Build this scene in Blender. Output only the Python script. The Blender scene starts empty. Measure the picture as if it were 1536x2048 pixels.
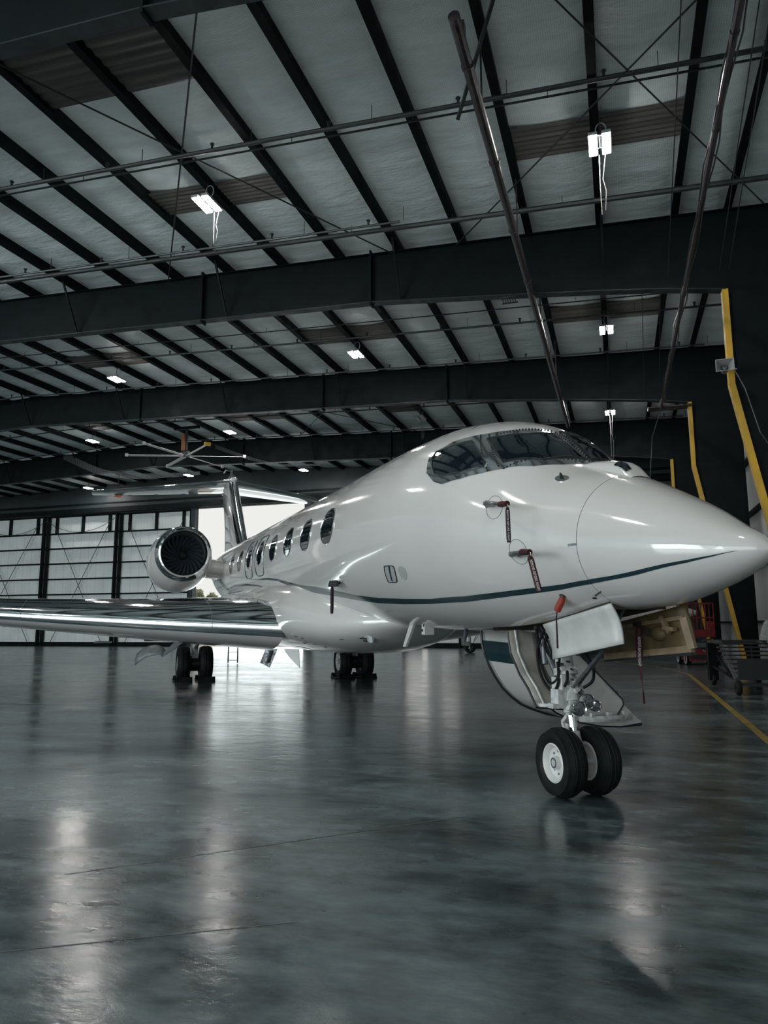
import bpy, math, random
from mathutils import Vector, Matrix
random.seed(7)
S = bpy.context.scene
COL = S.collection
PI = math.pi
R = math.radians

# ------------------------------------------------------------------ camera
F_PX, HOR, YAW, CAM_H = 1479.0, 1249.5, R(17.5), 1.45
pitch = math.atan((HOR - 1024) / F_PX); roll = math.atan(.0044)
fh = Vector((-math.sin(YAW), math.cos(YAW), 0)); r0 = Vector((math.cos(YAW), math.sin(YAW), 0)); up0 = Vector((0, 0, 1))
fwd = fh * math.cos(pitch) + up0 * math.sin(pitch)
upv = -fh * math.sin(pitch) + up0 * math.cos(pitch)
rt = r0 * math.cos(roll) - upv * math.sin(roll)
ut = upv * math.cos(roll) + r0 * math.sin(roll)
cam_d = bpy.data.cameras.new('camera'); cam = bpy.data.objects.new('camera', cam_d); COL.objects.link(cam)
cam_d.sensor_fit = 'HORIZONTAL'; cam_d.sensor_width = 36; cam_d.lens = 36 * F_PX / 1536
cam_d.clip_start = .05; cam_d.clip_end = 2000
m = Matrix((rt, ut, -fwd)).transposed().to_4x4(); m.translation = (0, 0, CAM_H); cam.matrix_world = m
S.camera = cam
# ------------------------------------------------------------------ world, exposure, large lights
S.view_settings.view_transform = 'Standard'; S.view_settings.look = 'None'
S.view_settings.gamma = 1; S.view_settings.use_curve_mapping = False
S.view_settings.exposure = 0.35
W = bpy.data.worlds.new('sky'); S.world = W; W.use_nodes = True
bg = W.node_tree.nodes['Background']; bg.inputs[0].default_value = (.86, .86, .83, 1); bg.inputs[1].default_value = .78

def area(name, loc, target, sx, sy, energy, col):
    l = bpy.data.lights.new(name, 'AREA'); l.shape = 'RECTANGLE'; l.size = sx; l.size_y = sy; l.energy = energy; l.color = col
    o = bpy.data.objects.new(name, l); COL.objects.link(o); o.location = loc
    o.rotation_euler = (Vector(target) - Vector(loc)).to_track_quat('-Z', 'Y').to_euler(); return o
# daylight through the open hangar door behind the photographer
area('daylight_behind_photographer', (-9, -15.5, 5.0), (-9, 0, 4.6), 26, 8.5, 900, (.88, .97, 1))
area('fill_behind_left', (-36, -15.5, 5.0), (-32, 20, 5.5), 26, 8.5, 5400, (.86, .97, 1))  # added fill lamp, lifts the far door leaves and the fuselage side
# added lamp low at that door, aimed up to brighten the roof
area('roof_fill_behind', (-9, -14.8, .35), (-9, 6, 11), 26, 2.5, 450, (.88, .97, 1))
# daylight through the open door in the far wall
area('daylight_far_door', (-23.6, 47.4, 4.7), (-23.0, 30, 2.2), 8.6, 8.6, 120, (.80, .97, 1))
area('roof_fill_far', (-23.6, 46.6, .4), (-22, 22, 11.5), 8.4, 1.6, 120, (.84, .97, 1))  # extra lamp tilted upwards, added to brighten the far roof bays

# ------------------------------------------------------------------ helpers
class MB:
    def __init__(s): s.v = []; s.f = []; s.mi = []; s.cur = 0
    def add(s, vs, fs):
        n = len(s.v); s.v += [tuple(p) for p in vs]; s.f += [tuple(i + n for i in f) for f in fs]; s.mi += [s.cur] * len(fs); return s
    def box(s, c, d, M=None):
        x, y, z = d[0] / 2, d[1] / 2, d[2] / 2
        vs = [Vector((a * x, b * y, e * z)) for a in (-1, 1) for b in (-1, 1) for e in (-1, 1)]
        if M is not None: vs = [M @ v for v in vs]
        vs = [v + Vector(c) for v in vs]
        return s.add(vs, [(0, 1, 3, 2), (4, 6, 7, 5), (0, 4, 5, 1), (2, 3, 7, 6), (0, 2, 6, 4), (1, 5, 7, 3)])
    def bar(s, a, b, w, h=None, up=(0, 0, 1)):
        a = Vector(a); b = Vector(b); h = h or w; t = (b - a); L = t.length; t.normalize()
        u = Vector(up); sd = t.cross(u)
        if sd.length < 1e-4: sd = t.cross(Vector((0, 1, 0)))
        sd.normalize(); u = sd.cross(t).normalized()
        M = Matrix((t, sd, u)).transposed()
        return s.box((a + b) / 2, (L, w, h), M)
    def tube(s, pts, r, n=10, caps=True):
        pts = [Vector(p) for p in pts]; rs = r if isinstance(r, (list, tuple)) else [r] * len(pts)
        vs = []; fs = []; pu = None
        for i, p in enumerate(pts):
            t = (pts[min(i + 1, len(pts) - 1)] - pts[max(i - 1, 0)]).normalized()
            if pu is None:
                pu = t.cross(Vector((0, 0, 1)))
                if pu.length < .05: pu = t.cross(Vector((0, 1, 0)))
            pu = (pu - t * pu.dot(t)).normalized(); w = t.cross(pu)
            for k in range(n):
                a = 2 * PI * k / n; vs.append(p + (pu * math.cos(a) + w * math.sin(a)) * rs[i])
        for i in range(len(pts) - 1):
            for k in range(n): fs.append((i * n + k, i * n + (k + 1) % n, (i + 1) * n + (k + 1) % n, (i + 1) * n + k))
        if caps: fs.append(tuple(range(n))[::-1]); fs.append(tuple((len(pts) - 1) * n + k for k in range(n)))
        return s.add(vs, fs)
    def lathe(s, prof, c=(0, 0, 0), axis='Y', n=40, M=None):   # prof: (radius, along)
        vs = []; fs = []
        for r, a in prof:
            for k in range(n):
                t = 2 * PI * k / n; p, q = r * math.cos(t), r * math.sin(t)
                v = Vector((p, a, q)) if axis == 'Y' else Vector((a, p, q)) if axis == 'X' else Vector((p, q, a))
                if M is not None: v = M @ v
                vs.append(v + Vector(c))
        for i in range(len(prof) - 1):
            for k in range(n): fs.append((i * n + k, i * n + (k + 1) % n, (i + 1) * n + (k + 1) % n, (i + 1) * n + k))
        return s.add(vs, fs)
    def grid(s, rows, close=False):
        n = len(rows[0]); vs = [p for r in rows for p in r]; fs = []
        for i in range(len(rows) - 1):
            for k in range(n if close else n - 1): fs.append((i * n + k, i * n + (k + 1) % n, (i + 1) * n + (k + 1) % n, (i + 1) * n + k))
        return s.add(vs, fs)
    def prism(s, poly, vec):   # poly of 3D points, extruded by vec
        n = len(poly); v = Vector(vec); a = [Vector(p) for p in poly]
        return s.add(a + [p + v for p in a], [tuple(range(n))[::-1], tuple(range(n, 2 * n))] + [(i, (i + 1) % n, n + (i + 1) % n, n + i) for i in range(n)])
    def build(s, name, mat, parent=None, smooth=False, loc=None):
        me = bpy.data.meshes.new(name); me.from_pydata(s.v, [], s.f)
        for q in (mat if isinstance(mat, (list, tuple)) else [mat]): me.materials.append(q)
        if any(s.mi): me.polygons.foreach_set('material_index', s.mi)
        import bmesh
        b = bmesh.new(); b.from_mesh(me); bmesh.ops.recalc_face_normals(b, faces=b.faces)
        if smooth:
            for f in b.faces: f.smooth = True
            for e in b.edges:
                if len(e.link_faces) == 2 and e.calc_face_angle(0) > R(38): e.smooth = False
        b.to_mesh(me); b.free()
        o = bpy.data.objects.new(name, me); COL.objects.link(o)
        if parent is not None: o.parent = parent
        if loc is not None: o.location = loc
        return o

def tag(o, label=None, cat=None, group=None, kind=None):
    if label: o['label'] = label
    if cat: o['category'] = cat
    if group: o['group'] = group
    if kind: o['kind'] = kind
    return o
def empty(name, loc=(0, 0, 0), rz=0, label=None, cat=None, group=None):
    o = bpy.data.objects.new(name, None); COL.objects.link(o); o.location = loc; o.rotation_euler = (0, 0, rz); o.empty_display_size = .2
    return tag(o, label, cat, group)
def struct(name, mb, mat, smooth=False): return tag(mb.build(name, mat, None, smooth), kind='structure')
def copy_tree(o, parent=None):
    c = o.copy(); COL.objects.link(c)
    if parent is not None: c.parent = parent
    for ch in list(o.children): copy_tree(ch, c)
    return c

# ------------------------------------------------------------------ materials
def mat(name, col, rough=.5, metal=0, coat=0, spec=.5, emis=None, es=0, alpha=1, trans=0):
    m = bpy.data.materials.new(name); m.use_nodes = True; b = m.node_tree.nodes['Principled BSDF']
    b.inputs['Base Color'].default_value = (*col, 1); b.inputs['Roughness'].default_value = rough; b.inputs['Metallic'].default_value = metal
    b.inputs['Coat Weight'].default_value = coat; b.inputs['Coat Roughness'].default_value = .03; b.inputs['Specular IOR Level'].default_value = spec
    b.inputs['Transmission Weight'].default_value = trans
    if emis: b.inputs['Emission Color'].default_value = (*emis, 1); b.inputs['Emission Strength'].default_value = es
    return m
def noise_mat(name, c1, c2, scale=3, rough=(.4, .6), metal=0, bump=0, coat=0, stretch=(1, 1, 1), detail=5, bdist=.01, spec=.5, lo=.35, hi=.65):
    m = mat(name, c1, rough[0], metal, coat, spec); nt = m.node_tree; N = nt.nodes; L = nt.links; b = N['Principled BSDF']
    tc = N.new('ShaderNodeTexCoord'); mp = N.new('ShaderNodeMapping'); mp.inputs['Scale'].default_value = stretch
    L.new(tc.outputs['Object'], mp.inputs[0])
    n = N.new('ShaderNodeTexNoise'); n.inputs['Scale'].default_value = scale; n.inputs['Detail'].default_value = detail; L.new(mp.outputs[0], n.inputs['Vector'])
    r = N.new('ShaderNodeValToRGB'); r.color_ramp.elements[0].position = lo; r.color_ramp.elements[1].position = hi
    r.color_ramp.elements[0].color = (*c1, 1); r.color_ramp.elements[1].color = (*c2, 1)
    L.new(n.outputs[0], r.inputs[0]); L.new(r.outputs[0], b.inputs['Base Color'])
    mr = N.new('ShaderNodeMapRange'); mr.inputs[1].default_value = lo; mr.inputs[2].default_value = hi; mr.inputs[3].default_value = rough[0]; mr.inputs[4].default_value = rough[1]
    L.new(n.outputs[0], mr.inputs[0]); L.new(mr.outputs[0], b.inputs['Roughness'])
    if bump:
        bp = N.new('ShaderNodeBump'); bp.inputs['Strength'].default_value = bump; bp.inputs['Distance'].default_value = bdist
        L.new(n.outputs[0], bp.inputs['Height']); L.new(bp.outputs[0], b.inputs['Normal'])
    return m

M = {}
M['white'] = noise_mat('white_gloss_paint', (.645, .635, .615), (.62, .61, .59), .8, (.1, .14), coat=.6, bump=.12, bdist=.012, detail=1)
M['white_matte'] = noise_mat('white_satin_paint', (.62, .62, .60), (.53, .53, .52), 6, (.35, .5))
M['stripe'] = mat('dark_teal_stripe', (.012, .035, .045), .12, coat=.5)
M['chrome'] = noise_mat('polished_aluminium', (.86, .88, .89), (.8, .82, .83), 2, (.05, .1), metal=1, bump=.05)
M['surround'] = noise_mat('worn_aluminium_frame', (.80, .82, .83), (.66, .68, .69), 3, (.06, .13), metal=.95)
M['glass'] = mat('dark_cockpit_glass', (.006, .012, .017), .02, coat=1, spec=.9)
M['cabin_glass'] = mat('dark_cabin_glass', (.008, .014, .018), .04, coat=1)
M['seam'] = mat('panel_seam', (.13, .13, .13), .6)
M['rubber'] = noise_mat('black_rubber', (.0045, .0065, .007), (.009, .011, .012), 8, (.5, .7), bump=.1, spec=.22)
M['black'] = mat('black_steel', (.012, .015, .016), .45)
M['grey_metal'] = noise_mat('grey_metal', (.22, .24, .25), (.12, .13, .14), 14, (.25, .5), metal=.7)
M['gear_white'] = noise_mat('landing_gear_white', (.62, .63, .62), (.38, .39, .39), 18, (.3, .5), lo=.4, hi=.7)
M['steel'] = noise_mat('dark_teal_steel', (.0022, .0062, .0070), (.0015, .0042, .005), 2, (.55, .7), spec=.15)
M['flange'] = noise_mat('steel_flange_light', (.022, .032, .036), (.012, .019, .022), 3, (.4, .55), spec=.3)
M['pipe'] = noise_mat('painted_black_pipe', (.016, .022, .024), (.03, .036, .038), 5, (.35, .5))
M['duct'] = noise_mat('worn_tube_metal', (.03, .03, .033), (.07, .06, .062), 7, (.3, .5), metal=.5)
M['yellow'] = noise_mat('yellow_safety_paint', (.62, .36, .02), (.42, .26, .03), 2.5, (.45, .6), stretch=(1, 1, .4))
M['yellow_pole'] = mat('yellow_pole_paint', (.75, .50, .06), .5)
M['red'] = noise_mat('red_lift_paint', (.24, .012, .018), (.15, .009, .013), 5, (.35, .55))
M['redfab'] = noise_mat('dark_red_webbing', (.052, .004, .009), (.03, .003, .006), 30, (.7, .8))
M['blackfab'] = noise_mat('black_red_webbing', (.018, .006, .01), (.01, .006, .009), 30, (.7, .8))
M['orange'] = mat('orange_cover', (.30, .03, .015), .6)
M['letter'] = mat('white_lettering', (.62, .6, .6), .6)
M['lamp'] = mat('lamp_panel_lit', (1, 1, 1), .4, emis=(1, .97, .93), es=170)
M['lamp_off'] = mat('lamp_panel_unlit', (.5, .52, .52), .4)
M['lamp_body'] = mat('lamp_housing', (.30, .31, .31), .5)
M['cable_w'] = mat('pale_cable', (.13, .135, .13), .6)
M['tan'] = noise_mat('tan_primer_interior', (.15, .108, .05), (.075, .055, .028), 7, (.45, .65), lo=.3, hi=.7)
M['tan_edge'] = noise_mat('beige_composite_rim', (.27, .20, .125), (.19, .14, .085), 9, (.4, .6))
M['legdoor'] = noise_mat('grey_tan_inner_skin', (.32, .31, .28), (.2, .19, .17), 5, (.25, .4))
M['outside'] = noise_mat('sunlit_apron', (.62, .55, .5), (.52, .47, .43), .2, (.8, .9))
M['well'] = noise_mat('dark_wheel_well', (.02, .02, .018), (.06, .045, .03), 5, (.6, .8))
M['cloth'] = noise_mat('pale_cloth', (.42, .44, .43), (.28, .3, .3), 14, (.8, .9), bump=.4)
M['door_grey'] = noise_mat('grey_inner_skin', (.20, .22, .225), (.13, .145, .15), 5, (.35, .5))

def floor_mat():
    m = mat('polished_concrete', (.1, .12, .125), .2); nt = m.node_tree; N = nt.nodes; L = nt.links; b = N['Principled BSDF']
    tc = N.new('ShaderNodeTexCoord'); mp = N.new('ShaderNodeMapping'); mp.inputs['Rotation'].default_value = (0, 0, R(-17)); mp.inputs['Scale'].default_value = (1, 1.6, 1)
    L.new(tc.outputs['Object'], mp.inputs[0])
    def noise(sc, det, ro=.55):
        n = N.new('ShaderNodeTexNoise'); n.inputs['Scale'].default_value = sc; n.inputs['Detail'].default_value = det; n.inputs['Roughness'].default_value = ro; L.new(mp.outputs[0], n.inputs['Vector']); return n
    n1 = noise(.55, 6); n2 = noise(3.0, 5, .6); n3 = noise(11, 3)
    mx = N.new('ShaderNodeMix'); mx.data_type = 'FLOAT'; mx.inputs[0].default_value = .45; L.new(n1.outputs[0], mx.inputs[2]); L.new(n2.outputs[0], mx.inputs[3])
    r = N.new('ShaderNodeValToRGB'); e = r.color_ramp.elements; e[0].position = .38; e[0].color = (.030, .046, .052, 1); e[1].position = .60; e[1].color = (.155, .20, .21, 1)
    L.new(mx.outputs[0], r.inputs[0])
    # dark specks and smears worn into the coating
    v = noise(5.5, 8, .7); sp = N.new('ShaderNodeValToRGB'); sp.color_ramp.elements[0].position = .28; sp.color_ramp.elements[0].color = (.25, .25, .25, 1); sp.color_ramp.elements[1].position = .37; sp.color_ramp.elements[1].color = (1, 1, 1, 1)
    L.new(v.outputs[0], sp.inputs[0])
    mu = N.new('ShaderNodeMix'); mu.data_type = 'RGBA'; mu.blend_type = 'MULTIPLY'; mu.inputs[0].default_value = .8
    mp2 = N.new('ShaderNodeMapping'); mp2.inputs['Rotation'].default_value = (0, 0, R(38)); mp2.inputs['Scale'].default_value = (.35, 1.3, 1); L.new(tc.outputs['Object'], mp2.inputs[0])
    sm_ = N.new('ShaderNodeTexNoise'); sm_.inputs['Scale'].default_value = .8; sm_.inputs['Detail'].default_value = 8; sm_.inputs['Roughness'].default_value = .65; L.new(mp2.outputs[0], sm_.inputs['Vector'])
    sr = N.new('ShaderNodeMapRange'); sr.inputs[1].default_value = .40; sr.inputs[2].default_value = .52; sr.inputs[3].default_value = .45; sr.inputs[4].default_value = 1; L.new(sm_.outputs[0], sr.inputs[0])
    sc_ = N.new('ShaderNodeVectorMath'); sc_.operation = 'SCALE'
    L.new(r.outputs[0], sc_.inputs[0]); L.new(sr.outputs[0], sc_.inputs['Scale']); L.new(sc_.outputs[0], mu.inputs[6]); L.new(sp.outputs[0], mu.inputs[7]); L.new(mu.outputs[2], b.inputs['Base Color'])
    mr = N.new('ShaderNodeMapRange'); mr.inputs[1].default_value = .35; mr.inputs[2].default_value = .65; mr.inputs[3].default_value = .15; mr.inputs[4].default_value = .27
    L.new(mx.outputs[0], mr.inputs[0]); L.new(mr.outputs[0], b.inputs['Roughness'])
    bp = N.new('ShaderNodeBump'); bp.inputs['Strength'].default_value = .35; bp.inputs['Distance'].default_value = .01
    ad = N.new('ShaderNodeMath'); ad.operation = 'ADD'; L.new(n2.outputs[0], ad.inputs[0])
    m3 = N.new('ShaderNodeMath'); m3.operation = 'MULTIPLY'; m3.inputs[1].default_value = .35; L.new(n3.outputs[0], m3.inputs[0]); L.new(m3.outputs[0], ad.inputs[1])
    L.new(ad.outputs[0], bp.inputs['Height']); L.new(bp.outputs[0], b.inputs['Normal'])
    b.inputs['Specular IOR Level'].default_value = .5
    return m
M['floor'] = floor_mat()

def blanket_mat():     # woven reinforced vinyl insulation blanket under the roof sheet
    m = mat('roof_insulation_vinyl', (.33, .36, .365), .45); nt = m.node_tree; N = nt.nodes; L = nt.links; b = N['Principled BSDF']
    tc = N.new('ShaderNodeTexCoord'); mp = N.new('ShaderNodeMapping'); mp.inputs['Scale'].default_value = (.35, 1, 1); L.new(tc.outputs['Object'], mp.inputs[0])
    n = N.new('ShaderNodeTexNoise'); n.inputs['Scale'].default_value = 2.2; n.inputs['Detail'].default_value = 6; n.inputs['Roughness'].default_value = .6; L.new(mp.outputs[0], n.inputs['Vector'])
    wx = N.new('ShaderNodeTexWave'); wx.bands_direction = 'X'; wx.inputs['Scale'].default_value = 8; L.new(tc.outputs['Object'], wx.inputs[0])
    wy = N.new('ShaderNodeTexWave'); wy.bands_direction = 'Y'; wy.inputs['Scale'].default_value = 8; L.new(tc.outputs['Object'], wy.inputs[0])
    mn = N.new('ShaderNodeMath'); mn.operation = 'MAXIMUM'; L.new(wx.outputs[1], mn.inputs[0]); L.new(wy.outputs[1], mn.inputs[1])
    r = N.new('ShaderNodeMapRange'); r.inputs[1].default_value = .55; r.inputs[2].default_value = 1; r.inputs[3].default_value = 1; r.inputs[4].default_value = .78; L.new(mn.outputs[0], r.inputs[0])
    r2 = N.new('ShaderNodeMapRange'); r2.inputs[1].default_value = .3; r2.inputs[2].default_value = .7; r2.inputs[3].default_value = .85; r2.inputs[4].default_value = 1.08; L.new(n.outputs[0], r2.inputs[0])
    mm = N.new('ShaderNodeMath'); mm.operation = 'MULTIPLY'; L.new(r.outputs[0], mm.inputs[0]); L.new(r2.outputs[0], mm.inputs[1])
    vm = N.new('ShaderNodeVectorMath'); vm.operation = 'SCALE'; vm.inputs[0].default_value = (.80, .905, .92); L.new(mm.outputs[0], vm.inputs['Scale'])
    L.new(vm.outputs[0], b.inputs['Base Color'])
    # blanket laps: seams running across, one per metre and a half
    sw = N.new('ShaderNodeTexWave'); sw.wave_profile = 'SAW'; sw.bands_direction = 'Y'; sw.inputs['Scale'].default_value = .17; sw.inputs['Distortion'].default_value = .25; sw.inputs['Detail Scale'].default_value = .6; L.new(tc.outputs['Object'], sw.inputs[0])
    ad = N.new('ShaderNodeMath'); ad.operation = 'MULTIPLY_ADD'; ad.inputs[1].default_value = .5; L.new(sw.outputs[1], ad.inputs[0]); L.new(n.outputs[0], ad.inputs[2])
    bp = N.new('ShaderNodeBump'); bp.inputs['Strength'].default_value = .8; bp.inputs['Distance'].default_value = .09; L.new(ad.outputs[0], bp.inputs['Height']); L.new(bp.outputs[0], b.inputs['Normal'])
    return m
M['blanket'] = blanket_mat()

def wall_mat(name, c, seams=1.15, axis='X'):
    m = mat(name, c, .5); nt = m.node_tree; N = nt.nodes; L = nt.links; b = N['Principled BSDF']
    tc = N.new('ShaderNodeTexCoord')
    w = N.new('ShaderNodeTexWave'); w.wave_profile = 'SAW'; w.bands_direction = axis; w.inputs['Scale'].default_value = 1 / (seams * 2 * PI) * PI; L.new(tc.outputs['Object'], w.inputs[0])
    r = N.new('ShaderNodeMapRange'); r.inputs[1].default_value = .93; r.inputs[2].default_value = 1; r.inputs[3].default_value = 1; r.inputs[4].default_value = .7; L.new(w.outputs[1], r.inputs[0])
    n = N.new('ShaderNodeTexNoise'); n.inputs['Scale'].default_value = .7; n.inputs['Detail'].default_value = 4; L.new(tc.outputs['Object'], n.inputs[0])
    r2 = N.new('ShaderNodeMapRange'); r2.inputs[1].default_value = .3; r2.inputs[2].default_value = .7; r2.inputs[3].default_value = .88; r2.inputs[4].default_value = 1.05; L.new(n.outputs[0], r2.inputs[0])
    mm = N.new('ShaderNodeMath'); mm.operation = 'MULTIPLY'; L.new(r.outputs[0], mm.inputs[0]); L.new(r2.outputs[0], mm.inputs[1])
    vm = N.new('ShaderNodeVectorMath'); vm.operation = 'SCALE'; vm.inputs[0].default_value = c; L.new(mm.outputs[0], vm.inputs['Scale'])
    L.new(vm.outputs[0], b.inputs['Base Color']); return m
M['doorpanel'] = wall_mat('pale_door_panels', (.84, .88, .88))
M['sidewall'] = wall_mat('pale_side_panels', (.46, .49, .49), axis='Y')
M['toppanel'] = wall_mat('translucent_top_panels', (.78, .82, .81), .4)
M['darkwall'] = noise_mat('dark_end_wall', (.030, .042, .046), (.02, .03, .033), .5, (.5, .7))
M['skylight'] = noise_mat('brown_corrugated_panel', (.11, .105, .095), (.05, .048, .045), 1.2, (.35, .55), stretch=(.25, 6, 1), bump=.6, bdist=.05)
M['net'] = mat('bird_netting', (.14, .15, .155), .8)
M['leaf'] = noise_mat('pale_green_foliage', (.55, .58, .42), (.36, .40, .28), 6, (.8, .9))

# ================================================================== HANGAR
XR, XL, Y0, YW = 4.75, -50.0, -16.0, 45.9
def roof(x): return 11.25 - .035 * x if x > -26 else 12.16 + .035 * (x + 26)
FY = [-1.4, 7.9, 18.0, 27.3, 36.9]
PX = [2.95, 1.78] + [1.78 - 1.735 * k for k in range(1, 30)]

struct('floor', MB().box(((XR + XL) / 2, (Y0 + YW) / 2, -.1), (XR - XL, YW - Y0, .2)), M['floor'])
# insulation blanket sagging between purlins
xs = [XR]
for a, b_ in zip([XR - .6] + PX, PX):
    for k in range(6): xs.append(a + (b_ - a) * (k + 1) / 6)
def sag(x):
    for a, b_ in zip([XR] + PX, PX):
        if b_ <= x <= a:
            t = (x - b_) / (a - b_); return -.085 * math.sin(PI * t) ** .7
    return 0
rows = []
for x in sorted(set(round(q, 4) for q in xs)): rows.append([(x, y, roof(x) + .235 + sag(x)) for y in (Y0, 0, 15, 30, YW)])
struct('ceiling', MB().grid(rows), M['blanket'], True)
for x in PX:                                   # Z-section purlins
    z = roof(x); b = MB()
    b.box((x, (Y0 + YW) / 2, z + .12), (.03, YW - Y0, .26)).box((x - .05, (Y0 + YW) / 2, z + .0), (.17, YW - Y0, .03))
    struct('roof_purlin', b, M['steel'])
# brown corrugated panels let into the blanket
for x0, x1, ya, yb in ((-10.35, -8.75, 9.3, 10.9), (-8.55, -7.0, 9.3, 10.9), (-10.35, -8.75, 14.0, 15.0), (-8.55, -7.0, 14.0, 15.0), (-1.65, -.05, 13.9, 15.0), (.12, 1.68, 13.9, 15.0),
                       (-10.35, -8.75, 22.9, 24.3), (-8.55, -7.0, 22.9, 24.3), (-1.65, -.05, 23.0, 24.3), (.12, 1.68, 23.0, 24.3), (-20.8, -19.2, 23.3, 24.6), (-19.0, -17.4, 23.3, 24.6),
                       (-17.3, -15.7, 32.0, 33.6), (-19.0, -17.4, 32.0, 33.6), (-27.7, -26.1, 32.0, 33.6), (-10.35, -8.75, 32.2, 33.6)):
    b = MB(); n = 14; rr = []
    for i in range(n * 4 + 1):
        y = ya + (yb - ya) * i / (n * 4); dz = .018 * math.cos(2 * PI * i / 4.0 * .5)
        rr.append([(x, y, roof(x) + .12 + dz) for x in (x0, (x0 + x1) / 2, x1)])
    struct('roof_panel', b.grid(rr), M['skylight'])

# portal frames: tapered rafter with flanges, tapered column with a yellow inner flange
def rbot(x):
    if x > -6: t = (2.72 - x) / 8.72; return 9.15 + (10.05 - 9.15) * t ** .8
    return roof(x) - 1.4 + .0 * x
LAB = {-1.4: 'dark steel roof frame overhead behind the photographer', 7.9: 'dark steel roof frame crossing the top left corner of the view',
       18.0: 'nearest full dark steel frame crossing the ceiling, with bent yellow column at right', 27.3: 'second dark steel frame, above the cockpit, yellow column behind the nose',
       36.9: 'farthest dark steel frame, just in front of the hangar door wall'}
for Y in FY:
    root = empty('steel_roof_frame', (XR - .6, Y, 0), 0, LAB[Y], 'steel frame', 'steel portal frames'); ox, oy = XR - .6, Y
    def P(x, y, z): return (x - ox, y - oy, z)
    X = [4.3, 2.72, 1.2, 0, -1.5, -3, -4.5, -6, -10, -14, -18, -22, -26, -32, -38, -44, -49.5]
    top = [P(x, Y - .006, roof(x) - .01) for x in X]; bot = [P(x, Y - .006, rbot(min(x, 2.72))) for x in X]
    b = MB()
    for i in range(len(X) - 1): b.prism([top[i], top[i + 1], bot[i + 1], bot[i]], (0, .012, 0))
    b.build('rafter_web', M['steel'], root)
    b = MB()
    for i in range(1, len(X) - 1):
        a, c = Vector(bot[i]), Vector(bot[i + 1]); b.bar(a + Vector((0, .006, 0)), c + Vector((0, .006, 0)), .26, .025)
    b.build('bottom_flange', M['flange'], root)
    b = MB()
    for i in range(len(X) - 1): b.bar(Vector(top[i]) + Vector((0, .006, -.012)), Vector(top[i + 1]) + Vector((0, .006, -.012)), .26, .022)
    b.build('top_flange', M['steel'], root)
    for x in (-6, -11.2, -20, -30):                   # bolted splice plates
        b = MB(); b.box(P(x, Y, (roof(x) + rbot(x)) / 2), (.05, .27, roof(x) - rbot(x) + .16)); b.build('splice_plate', M['steel'], root)
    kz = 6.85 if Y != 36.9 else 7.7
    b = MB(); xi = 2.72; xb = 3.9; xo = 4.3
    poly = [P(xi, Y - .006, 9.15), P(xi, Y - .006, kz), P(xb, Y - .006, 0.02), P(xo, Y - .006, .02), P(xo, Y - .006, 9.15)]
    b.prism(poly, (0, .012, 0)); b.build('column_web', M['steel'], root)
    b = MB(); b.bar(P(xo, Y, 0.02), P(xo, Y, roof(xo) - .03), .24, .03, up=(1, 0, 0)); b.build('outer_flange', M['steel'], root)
    b = MB(); b.bar(P(xi - .012, Y, 9.15), P(xi - .012, Y, kz), .24, .13, up=(1, 0, 0)); b.bar(P(xi - .012, Y, kz), P(xb - .012, Y, .02), .24, .13, up=(1, 0, 0))
    tag(b.build('inner_flange', M['yellow'], root), 'yellow painted column flange')
    b = MB(); b.box(P(4.1, Y, .015), (.55, .4, .03)); b.build('base_plate', M['steel'], root)
    # flange braces from the purlins down to the bottom flange
    for j, x in enumerate(PX[2:24:3]):
        b = MB(); b.bar(P(x, Y - .85, roof(x) + .02), P(x - .02, Y - .08, rbot(x) + .05), .05, .05); b.build('flange_brace', M['steel'], root)

# right-hand wall with girts
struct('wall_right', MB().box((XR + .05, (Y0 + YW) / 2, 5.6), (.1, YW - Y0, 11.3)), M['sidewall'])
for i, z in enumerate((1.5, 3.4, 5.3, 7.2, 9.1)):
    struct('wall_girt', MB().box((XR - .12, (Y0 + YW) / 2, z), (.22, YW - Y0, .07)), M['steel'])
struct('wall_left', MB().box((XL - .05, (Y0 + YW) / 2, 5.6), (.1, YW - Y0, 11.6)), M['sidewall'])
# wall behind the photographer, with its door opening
b = MB(); b.box((-22.6, Y0 - .05, 6), (.6, .5, 12)).box((-36, Y0 - .05, 10.8), (28, .1, 2.6)).box((4.4, Y0 - .05, 6), (.7, .1, 12)).box((-9, Y0 - .05, 10.8), (27, .1, 2.6)); struct('wall_back', b, M['sidewall'])
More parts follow.
